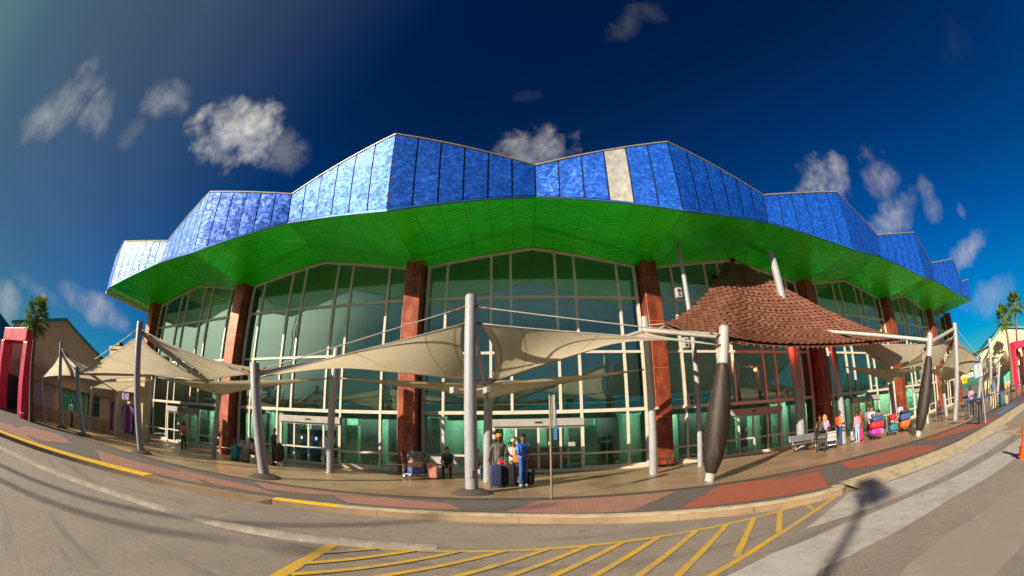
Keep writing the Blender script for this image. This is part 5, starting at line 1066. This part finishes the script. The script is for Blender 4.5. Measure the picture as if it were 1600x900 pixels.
# queue barriers on the right
pr = None; bl = mat('blue_belt', (.02, .05, .16), .5); spots = []
for k in range(16):
    f = k / 15; spots.append(V((22.9, 6.6, 0)).lerp(V((36.0, 3.9, 0)), f) + V((0, .28 * math.sin(k * 1.3), 0)))
spots += [V((23.6, 7.3, 0)), V((25.2, 7.0, 0)), V((22.7, 7.2, 0)), V((26.8, 6.7, 0)), V((21.0, 5.5, 0))]
for k, s in enumerate(spots):
    nx = spots[k + 1] if k + 1 < 16 else (spots[k - 1] if k != 20 else spots[0]); where = ['nearest the bollard', ][0] if k == 20 else None
    t = thing('queue_barrier', 'black queue barrier post with a blue belt by the right sails', 'queue barrier', s, 0, 'queue barrier posts with blue belts on the right'); mb = MB(); mb.tube([(0, 0, 0), (0, 0, .02), (0, 0, .035)], [.17, .17, .06], 16); mb.build('base', M_black, t, True); mb = MB(); mb.tube([(0, 0, .03), (0, 0, .95), (0, 0, .96), (0, 0, 1.0)], [.032, .032, .045, .045], 10); mb.build('post', M_black, t, True)
    d = nx - s; L = d.length; mb = MB(); a = d.normalized()
    for i in range(6):
        f0, f1 = i / 6, (i + 1) / 6; z0, z1 = .94 - .10 * 4 * f0 * (1 - f0), .94 - .10 * 4 * f1 * (1 - f1); sd = V((-a.y, a.x, 0)) * .004
        p0, p1 = a * L * f0 + V((0, 0, z0)), a * L * f1 + V((0, 0, z1)); mb.quad(p0 + sd, p1 + sd, p1 + sd - V((0, 0, .055)), p0 + sd - V((0, 0, .055))); mb.quad(p0 - sd, p1 - sd, p1 - sd - V((0, 0, .055)), p0 - sd - V((0, 0, .055)))
    mb.build('belt', bl, t)
# ------------------------------------------------------------------ people: one continuous surface each, grown from a skeleton
def surface_nets(F, org, h):
    s = F < 0; c = np.zeros(tuple(n - 1 for n in F.shape), np.int8); nx, ny, nz = c.shape
    for i in (0, 1):
        for j in (0, 1):
            for k in (0, 1): c += s[i:i + nx, j:j + ny, k:k + nz]
    act = (c > 0) & (c < 8); idx = -np.ones(c.shape, np.int64); ii = np.argwhere(act); idx[act] = np.arange(len(ii))
    acc = np.zeros((len(ii), 3)); cnt = np.zeros(len(ii)); cor = [(i, j, k) for i in (0, 1) for j in (0, 1) for k in (0, 1)]
    val = {q: F[ii[:, 0] + q[0], ii[:, 1] + q[1], ii[:, 2] + q[2]] for q in cor}
    for a in cor:
        for ax in range(3):
            if a[ax] == 0:
                b = list(a); b[ax] = 1; b = tuple(b); va, vb = val[a], val[b]; m = (va < 0) != (vb < 0)
                t = np.where(m, va / np.where(m, va - vb, 1), 0); p = np.tile(np.array(a, float), (len(ii), 1)); p[:, ax] += t; acc[m] += p[m]; cnt[m] += 1
    vs = (ii + acc / cnt[:, None]) * h + org; qs = []
    for ax in range(3):
        o1, o2 = [(1, 2), (2, 0), (0, 1)][ax]
        sl0 = [slice(None)] * 3; sl1 = [slice(None)] * 3; sl0[ax] = slice(0, -1); sl1[ax] = slice(1, None); ch = np.argwhere(s[tuple(sl0)] != s[tuple(sl1)])
        ch = ch[(ch[:, o1] > 0) & (ch[:, o2] > 0) & (ch[:, o1] < c.shape[o1]) & (ch[:, o2] < c.shape[o2])]
        def g(d1, d2):
            q = ch.copy(); q[:, o1] -= d1; q[:, o2] -= d2; return idx[q[:, 0], q[:, 1], q[:, 2]]
        q = np.stack([g(0, 0), g(1, 0), g(1, 1), g(0, 1)], 1); inside = s[ch[:, 0], ch[:, 1], ch[:, 2]]; q[~inside] = q[~inside][:, ::-1]; qs.append(q)
    return vs, np.concatenate(qs)
def capdist(Pn, a, b, ra, rb):
    ab = b - a; L2 = ab @ ab + 1e-12; t = np.clip((Pn - a) @ ab / L2, 0, 1); return np.linalg.norm(Pn - a - t[..., None] * ab, axis=-1) - (ra + (rb - ra) * t)
SKIN = {'dark': fab('skin_dark', (.085, .038, .022)), 'brown': fab('skin_brown', (.19, .088, .05)), 'tan': fab('skin_tan', (.36, .19, .115)), 'light': fab('skin_light', (.5, .29, .2))}
def person(label, loc, rz, top, bottom, skin='brown', hair=(.012, .009, .008), H=1.72, pose='stand', arms=('down', 'down'), sleeve='short', long_hair=0, shoe=(.02, .02, .022), cap=None, cell=.016, stride=0.0, lean=0.0, headturn=0.0, bag=None, girth=1.0, shorts=False, tunic=False):
    k = H / 1.75; S = 1 if pose == 'stand' else 0; A = np.array
    t = thing('person', label, 'person', loc, rz); bones = []
    def bo(a, b, ra, rb, m): bones.append((A(a, float) * k, A(b, float) * k, ra * k, rb * k, m))
    if pose == 'stand': pz, fy = .95, 0
    else: pz, fy = .52, 0
    off = A((0, 0, pz - .95)); R = lambda p: A((p[0], p[1] * 1.0 - math.sin(lean) * max(0, p[2] - .95), .95 + (p[2] - .95) * math.cos(lean))) + off
    g = girth
    bo(R((-.075, 0, .93)), R((.075, 0, .93)), .112 * g, .112 * g, 2); bo(R((-.06, 0, 1.08)), R((.06, 0, 1.08)), .100 * g, .100 * g, 1)
    bo(R((-.06, .0, 1.02)), R((-.085, 0, 1.32)), .098 * g, .098, 1); bo(R((.06, 0, 1.02)), R((.085, 0, 1.32)), .098 * g, .098, 1); bo(R((-.13, .01, 1.385)), R((.13, .01, 1.385)), .068, .068, 1); bo(R((0, -.03 * g, 1.05)), R((0, -.02, 1.3)), .098 * g, .098, 1)
    if tunic: bo(R((-.075, 0, .84)), R((.075, 0, .84)), .125 * g, .125 * g, 1)
    ct, st = math.cos(headturn), math.sin(headturn)
    hd = lambda x, y, z: R((x * ct - y * st, x * st + y * ct, z))
    bo(R((0, .015, 1.40)), R((0, -.005, 1.56)), .056, .050, 0); bo(hd(0, .01, 1.60), hd(0, .01, 1.675), .082, .090, 0); bo(hd(0, -.03, 1.585), hd(0, -.045, 1.60), .056, .06, 0); bo(hd(0, -.098, 1.645), hd(0, -.112, 1.615), .012, .017, 0)
    for s in (-1, 1):
        bo(hd(s * .090, .01, 1.645), hd(s * .092, .015, 1.61), .018, .014, 0)
        if pose == 'stand':
            y1 = -stride * s * .5; hip, kn, an = A((s * .088, 0, .90)), A((s * .10, y1 * .55 - .02 - abs(stride) * .10, .50)), A((s * .10, y1 + .02, .09 + (.05 if s * stride > 0 else 0)))
        else:
            hip, kn, an = A((s * .095, -.03, .51)), A((s * (.15), -.45, .50)), A((s * .14, -.40, .085))
        lower = 0 if shorts else 2
        bo(hip, kn, .088 * g, .062, 2); bo(kn, an, .060, .044, lower); bo(an + A((0, .03, -.045)), an + A((s * .02, -.16, -.055)), .042, .034, 3)
        sh = R((s * .175, .01, 1.385)); mode = arms[0 if s < 0 else 1]
        off_ = {'down': ((s * .235, .03, 1.12), (s * .245, -.05, .88)), 'fwd': ((s * .235, -.04, 1.13), (s * .19, -.30, 1.07)), 'face': ((s * .235, -.12, 1.17), (s * .09, -.20, 1.46)), 'phone': ((s * .22, -.03, 1.13), (s * .06, -.27, 1.20)), 'hip': ((s * .30, .06, 1.16), (s * .19, -.06, .98)), 'cross': ((s * .23, -.05, 1.13), (-s * .02, -.22, 1.12)), 'out': ((s * .30, -.02, 1.17), (s * .34, -.14, .98)), 'lap': ((s * .22, -.06, 1.12), (s * .10, -.30, 1.02)), 'hug': ((s * .26, .0, 1.18), (s * .26, -.22, 1.14)), 'knee': ((s * .23, -.16, 1.10), (s * .12, -.42, .98))}[mode]
        el, wr = R(off_[0]), R(off_[1]); bo(sh, el, .052, .042, 1); bo(el, wr, .041, .029, 1 if sleeve == 'long' else 0)
        if sleeve == 'none': bones[-2] = (*bones[-2][:4], 0)
        dv = (wr - el); dv = dv / np.linalg.norm(dv); hw = wr + dv * .075; bo(wr, hw, .030, .034, 0)
        # fingers: unequal, bent, plus a thumb from the side of the palm
        sd = np.cross(dv, A((0, 1, .2))); sd = sd / (np.linalg.norm(sd) + 1e-9); nrm = np.cross(sd, dv)
        for q in range(4):
            b0 = hw + sd * (q - 1.5) * .017 + dv * .01; m1 = b0 + dv * (.036 + .006 * (q in (1, 2))) + nrm * .008; m2 = m1 + dv * (.028) + nrm * .022; bo(b0, m1, .0105, .0095, 0); bo(m1, m2, .0095, .008, 0)
        tb0 = wr + dv * .025 + sd * .028; bo(tb0, tb0 + dv * .03 + sd * .022 + nrm * .012, .012, .0105, 0); bo(tb0 + dv * .03 + sd * .022 + nrm * .012, tb0 + dv * .058 + sd * .022 + nrm * .024, .0105, .009, 0)
    lo = np.min([np.minimum(b[0] - max(b[2], b[3]), b[1] - max(b[2], b[3])) for b in bones], 0) - cell * 3; hi = np.max([np.maximum(b[0] + max(b[2], b[3]), b[1] + max(b[2], b[3])) for b in bones], 0) + cell * 3
    dim = np.ceil((hi - lo) / cell).astype(int) + 1; F = np.full(tuple(dim), .25, np.float32); kk = .022
    for (a, b, ra, rb, m) in bones:
        mg = max(ra, rb) + .07; i0 = np.maximum(0, ((np.minimum(a, b) - mg - lo) / cell).astype(int)); i1 = np.minimum(dim, ((np.maximum(a, b) + mg - lo) / cell).astype(int) + 2)
        ax = [lo[d] + cell * np.arange(i0[d], i1[d]) for d in range(3)]; Pn = np.stack(np.meshgrid(*ax, indexing='ij'), -1); dd = capdist(Pn, a, b, max(ra, cell * .72), max(rb, cell * .72)); q = F[i0[0]:i1[0], i0[1]:i1[1], i0[2]:i1[2]]
        kb = kk if min(ra, rb) > .02 else .006; hh = np.maximum(kb - np.abs(q - dd), 0) / kb; F[i0[0]:i1[0], i0[1]:i1[1], i0[2]:i1[2]] = np.minimum(q, dd) - hh * hh * kb * .25
    vs, qs = surface_nets(F, lo, cell); cen = vs[qs].mean(1); best = np.full(len(cen), 9.); mi = np.zeros(len(cen), int)
    for (a, b, ra, rb, m) in bones:
        dd = capdist(cen, a, b, ra, rb); u = dd < best; best[u] = dd[u]; mi[u] = m
    zb = cen[:, 2] / k
    # keep the shirt hem level, no stair steps
    if pose == 'stand':
        hem = .80 if tunic else .97; tor = (np.abs(cen[:, 0] / k) < .21) & ((mi == 1) | (mi == 2)) & (zb > .75) & (zb < 1.2); mi[tor & (zb > hem)] = 1; mi[tor & (zb <= hem)] = 2
    me = bpy.data.meshes.new('body'); me.from_pydata(vs.tolist(), [], qs.tolist())
    key = '%.3f_%.3f_%.3f'
    mm = [SKIN[skin], fab('cloth_' + key % top, top), fab('cloth_' + key % bottom, bottom), fab('shoe_' + key % shoe, shoe)]
    for x in mm: me.materials.append(x)
    me.polygons.foreach_set('material_index', mi.tolist()); me.polygons.foreach_set('use_smooth', [True] * len(me.polygons)); me.update()
    ob = bpy.data.objects.new('body', me); C.objects.link(ob); ob.parent = t
    hc = V(hd(0, .012, 1.655)) * k; Rz = Matrix.Rotation(headturn, 3, 'Z')
    # hair: shell over the skull, open at the face
    mb = MB(); nu, nv = 20, 12; r = V((.104, .112, .110)) * k; keep = []
    for i in range(nv + 1):
        for j in range(nu):
            th, ph = math.pi * i / nv * (.64 + .0), 2 * math.pi * j / nu; front = max(0, -math.sin(ph)); the = th * (1 - .36 * front); mb.v.append(tuple(hc + Rz @ V((r.x * math.sin(the) * math.cos(ph), r.y * math.sin(the) * math.sin(ph), r.z * math.cos(the)))))
    mb.f = [(i * nu + j, (i + 1) * nu + j, (i + 1) * nu + (j + 1) % nu, i * nu + (j + 1) % nu) for i in range(nv) for j in range(nu)]; mb.mi = [0] * len(mb.f)
    if long_hair:
        for s in (-1, 0, 1): mb.tube([hc + Rz @ V((s * .055 * k, .06 * k, .02 * k)), hc + Rz @ V((s * .075 * k, .085 * k, -.10 * k)), hc + Rz @ V((s * .07 * k, .10 * k, -.10 * k - long_hair))], [.055 * k, .06 * k, .025 * k], 10)
    hm = cap if (cap and not long_hair) else hair
    mb.build('hair', fab('hair_' + key % hair, hair), t, True)
    if cap:
        mb = MB(); nv2 = 6
        for i in range(nv2 + 1):
            for j in range(nu): th, ph = math.pi * .5 * i / nv2, 2 * math.pi * j / nu; mb.v.append(tuple(hc + Rz @ (V((r.x * 1.08 * math.sin(th) * math.cos(ph), r.y * 1.08 * math.sin(th) * math.sin(ph), r.z * 1.10 * math.cos(th))) + V((0, 0, .012 * k)))))
        mb.f = [(i * nu + j, (i + 1) * nu + j, (i + 1) * nu + (j + 1) % nu, i * nu + (j + 1) % nu) for i in range(nv2) for j in range(nu)]; mb.mi = [0] * len(mb.f); mb.rbox(hc + Rz @ V((0, -.135 * k, .018 * k)), (.15 * k, .12 * k, .014 * k), .006, 2, rot=Rz); mb.build('cap', fab('cap_' + key % cap, cap), t, True)
    mb = MB()
    for s in (-1, 1): mb.ball(V(hd(s * .034, -.076, 1.655)) * k, V((.014, .008, .009)) * k, 8, 6)
    mb.build('eyes', M_black, t, True); mb = MB(); mb.ball(V(hd(0, -.103, 1.578)) * k, V((.024, .008, .007)) * k, 8, 6); mb.build('mouth', fab('lips', (.22, .06, .05)), t, True)
    if bag:
        bp = MB(); bp.rbox(V((0, .20, 1.22)) * k, (.30 * k, .17 * k, .42 * k), .07 * k, 3); bp.build('backpack', fab('bag_' + key % bag, bag), t, True)
        bp = MB()
        for s in (-1, 1): bp.tube([V((s * .11, .12, 1.40)) * k, V((s * .12, -.02, 1.47)) * k, V((s * .12, -.125, 1.36)) * k, V((s * .13, -.10, 1.1)) * k, V((s * .12, .12, 1.05)) * k], .016 * k, 6)
        bp.build('strap', fab('bag_' + key % bag, bag), t)
    return t
BK = (.016, .016, .018); JEAN = (.03, .065, .17); NAVY = (.02, .03, .07)
R_ = math.radians
person('person with a small backpack standing with their back to us before the stone clad wall', G(112, 668) , R_(160), (.55, .55, .58), (.02, .02, .025), 'dark', H=1.74, bag=(.30, .30, .34), stride=.12, arms=('down', 'hip'), cell=.018)
person('person in a salmon pink top and black jeans walking past the left entrance', G(287, 706), R_(60), (.50, .17, .14), (.018, .02, .028), 'brown', H=1.66, long_hair=.12, arms=('phone', 'cross'), stride=.35, shoe=(.6, .58, .55), cell=.016)
person('man in a pale blue shirt and jeans seated beside the teal suitcase', (YP(379, 705, 15.0).x, 15.0, 0), R_(-35), (.26, .36, .48), JEAN, 'dark', pose='sit', arms=('lap', 'lap'), H=1.74, lean=.10)
person('woman in a pink top seated behind the grey suitcase', (YP(395, 705, 15.0).x, 15.0, 0), R_(-35), (.62, .25, .27), NAVY, 'dark', pose='sit', arms=('lap', 'lap'), H=1.62, lean=.12, long_hair=.05, headturn=.4)
person('person in black standing half hidden behind the leaning mast, arms folded', G(425, 727) + V((0, .2, 0)), R_(-20), BK, BK, 'brown', H=1.80, arms=('cross', 'cross'), sleeve='long', girth=1.08)
person('man in black sitting on the bench and looking at his phone', (-2.97, 15.95, 0), R_(6), (.03, .03, .032), (.02, .02, .022), 'tan', pose='sit', arms=('knee', 'knee'), H=1.80, lean=.30, headturn=.35, cell=.012, girth=1.05)
person('seated person in a grey shirt mostly hidden behind the tallest mast', (-1.72, 15.95, 0), R_(10), (.30, .30, .32), JEAN, 'brown', pose='sit', arms=('lap', 'lap'), H=1.7, lean=.2)
person('man in an orange cap and long dark grey shirt resting a hand on the suitcases', G(780, 758), R_(12), (.085, .078, .075), (.10, .09, .085), 'dark', cap=(.78, .20, .01), H=1.84, arms=('out', 'fwd'), sleeve='long', cell=.012, girth=1.15, tunic=True, lean=.10)
person('woman with grey hair in a white top leaning against the man in blue', G(803, 757), R_(28), (.62, .58, .55), (.30, .27, .24), 'brown', hair=(.42, .40, .38), H=1.66, arms=('hug', 'cross'), cell=.012, long_hair=.04, girth=1.08)
person('man in a bright blue polo shirt and jeans holding an orange bag', G(818, 760), R_(38), (.012, .12, .55), (.015, .10, .32), 'brown', H=1.82, arms=('fwd', 'phone'), cell=.012, headturn=-.1, shoe=(.3, .28, .25))
o = G(810, 752.0); t = thing('travel_bag', 'small orange bag hanging from the hands of the man in blue', 'bag', G(809, 759) + V((0, -.14, .86)), 0); mb = MB(); mb.rbox((0, 0, .1), (.30, .16, .28), .06, 3); mb.build('body', fab('orange_bag', (.60, .14, .02)), t, True); mb = MB(); mb.tube([(-.09, 0, .22), (-.06, 0, .38), (.06, 0, .38), (.09, 0, .22)], .013, 6); mb.build('strap', fab('orange_bag', (.6, .14, .02)), t)
person('woman in a sleeveless black top holding the pushchair', V((14.55, 13.55, 0)), R_(-70), BK, BK, 'brown', H=1.70, arms=('fwd', 'fwd'), sleeve='none', girth=1.1, cell=.015)
person('blonde woman in a lilac shirt with a hand at her face', V((15.05, 13.6, 0)), R_(130), (.42, .26, .44), (.04, .04, .05), 'tan', hair=(.45, .22, .06), H=1.70, arms=('fwd', 'face'), sleeve='long', long_hair=.16, cell=.015, shoe=(.6, .6, .6))
person('person in a red, yellow and green shirt and blue trousers beside the thinner pillar', V((16.55, 13.75, 0)), R_(60), (.62, .22, .02), (.02, .05, .20), 'dark', H=1.80, arms=('fwd', 'fwd'), cell=.015, bag=(.50, .03, .02))
person('girl in a pink hoodie and pale blue trousers seen from behind', G(1340, 691), R_(165), (.72, .24, .36), (.28, .42, .66), 'brown', H=1.62, arms=('down', 'down'), sleeve='long', cell=.015, shoe=(.6, .5, .4))
person('man in a white shirt pushing the cart of magenta and red bags', V((18.75, 12.75, 0)), R_(-40), (.62, .60, .57), (.06, .06, .07), 'tan', H=1.74, arms=('fwd', 'fwd'), cell=.015, girth=1.12)
person('woman in a rust red dress raising a hand by the doors', V((18.6, 13.6, 0)), R_(-20), (.24, .04, .025), (.22, .04, .03), 'brown', H=1.66, arms=('down', 'face'), sleeve='long', long_hair=.1)
person('man in a violet shirt standing behind the man in white', V((19.9, 13.8, 0)), R_(-30), (.22, .17, .38), (.04, .04, .05), 'brown', H=1.78, arms=('down', 'fwd'))
person('woman in a lilac top with dark curly hair pushing the cart of orange bags', V((21.55, 12.1, 0)), R_(-35), (.44, .34, .52), (.03, .035, .06), 'brown', H=1.70, arms=('fwd', 'fwd'), long_hair=.12, girth=1.1)
person('woman in a lilac top and dark trousers standing in the queue barriers', G(1519, 651), R_(-60), (.34, .22, .36), (.015, .02, .045), 'brown', H=1.70, arms=('down', 'phone'), long_hair=.1, hair=(.02, .012, .01), shoe=(.5, .48, .45))
person('man in a blue shirt and khaki trousers at the right queue barriers', G(1554, 638), R_(-100), (.09, .13, .24), (.52, .38, .20), 'brown', H=1.76, arms=('hip', 'down'), girth=1.12, shoe=(.4, .34, .26))
person('person in dark clothes sitting low beside the tall right mast', (25.6, 10.6, 0), R_(-60), BK, NAVY, 'dark', pose='sit', arms=('lap', 'lap'), H=1.7, lean=.2)

# ------------------------------------------------------------------ separate pieces of one kind become parts of their own
def split_islands(names, ren={}):
    for o in [x for x in C.objects if x.type == 'MESH' and x.name.split('.')[0] in names]:
        me = o.data; n = len(me.vertices); par = list(range(n))
        def find(a):
            while par[a] != a: par[a] = par[par[a]]; a = par[a]
            return a
        for p in me.polygons:
            vs = list(p.vertices); r = find(vs[0])
            for q in vs[1:]: par[find(q)] = r
        isl = {}
        for p in me.polygons: isl.setdefault(find(p.vertices[0]), []).append(p)
        base = ren.get(o.name.split('.')[0], o.name.split('.')[0])
        if len(isl) < 2: continue
        for k, (r, ps) in enumerate(isl.items()):
            ids = sorted({v for p in ps for v in p.vertices}); mp = {v: i for i, v in enumerate(ids)}
            m2 = bpy.data.meshes.new(base); m2.from_pydata([me.vertices[v].co for v in ids], [], [[mp[v] for v in p.vertices] for p in ps])
            for m in me.materials: m2.materials.append(m)
            m2.polygons.foreach_set('material_index', [p.material_index for p in ps]); m2.polygons.foreach_set('use_smooth', [p.use_smooth for p in ps]); m2.update()
            c = bpy.data.objects.new(base, m2); C.objects.link(c); c.parent = o.parent
            for ky in ('label', 'kind'):
                if ky in o: c[ky] = o[ky]
        bpy.data.objects.remove(o)
split_islands({'plinth', 'door_sticker', 'partition', 'pillar', 'corner_fitting', 'edge_cable', 'eyes', 'wheel', 'guard_rail', 'speaker_cone', 'doorway', 'strap', 'fork', 'rod', 'leg', 'side_wall', 'tie_rope'}, {'eyes': 'eye'})
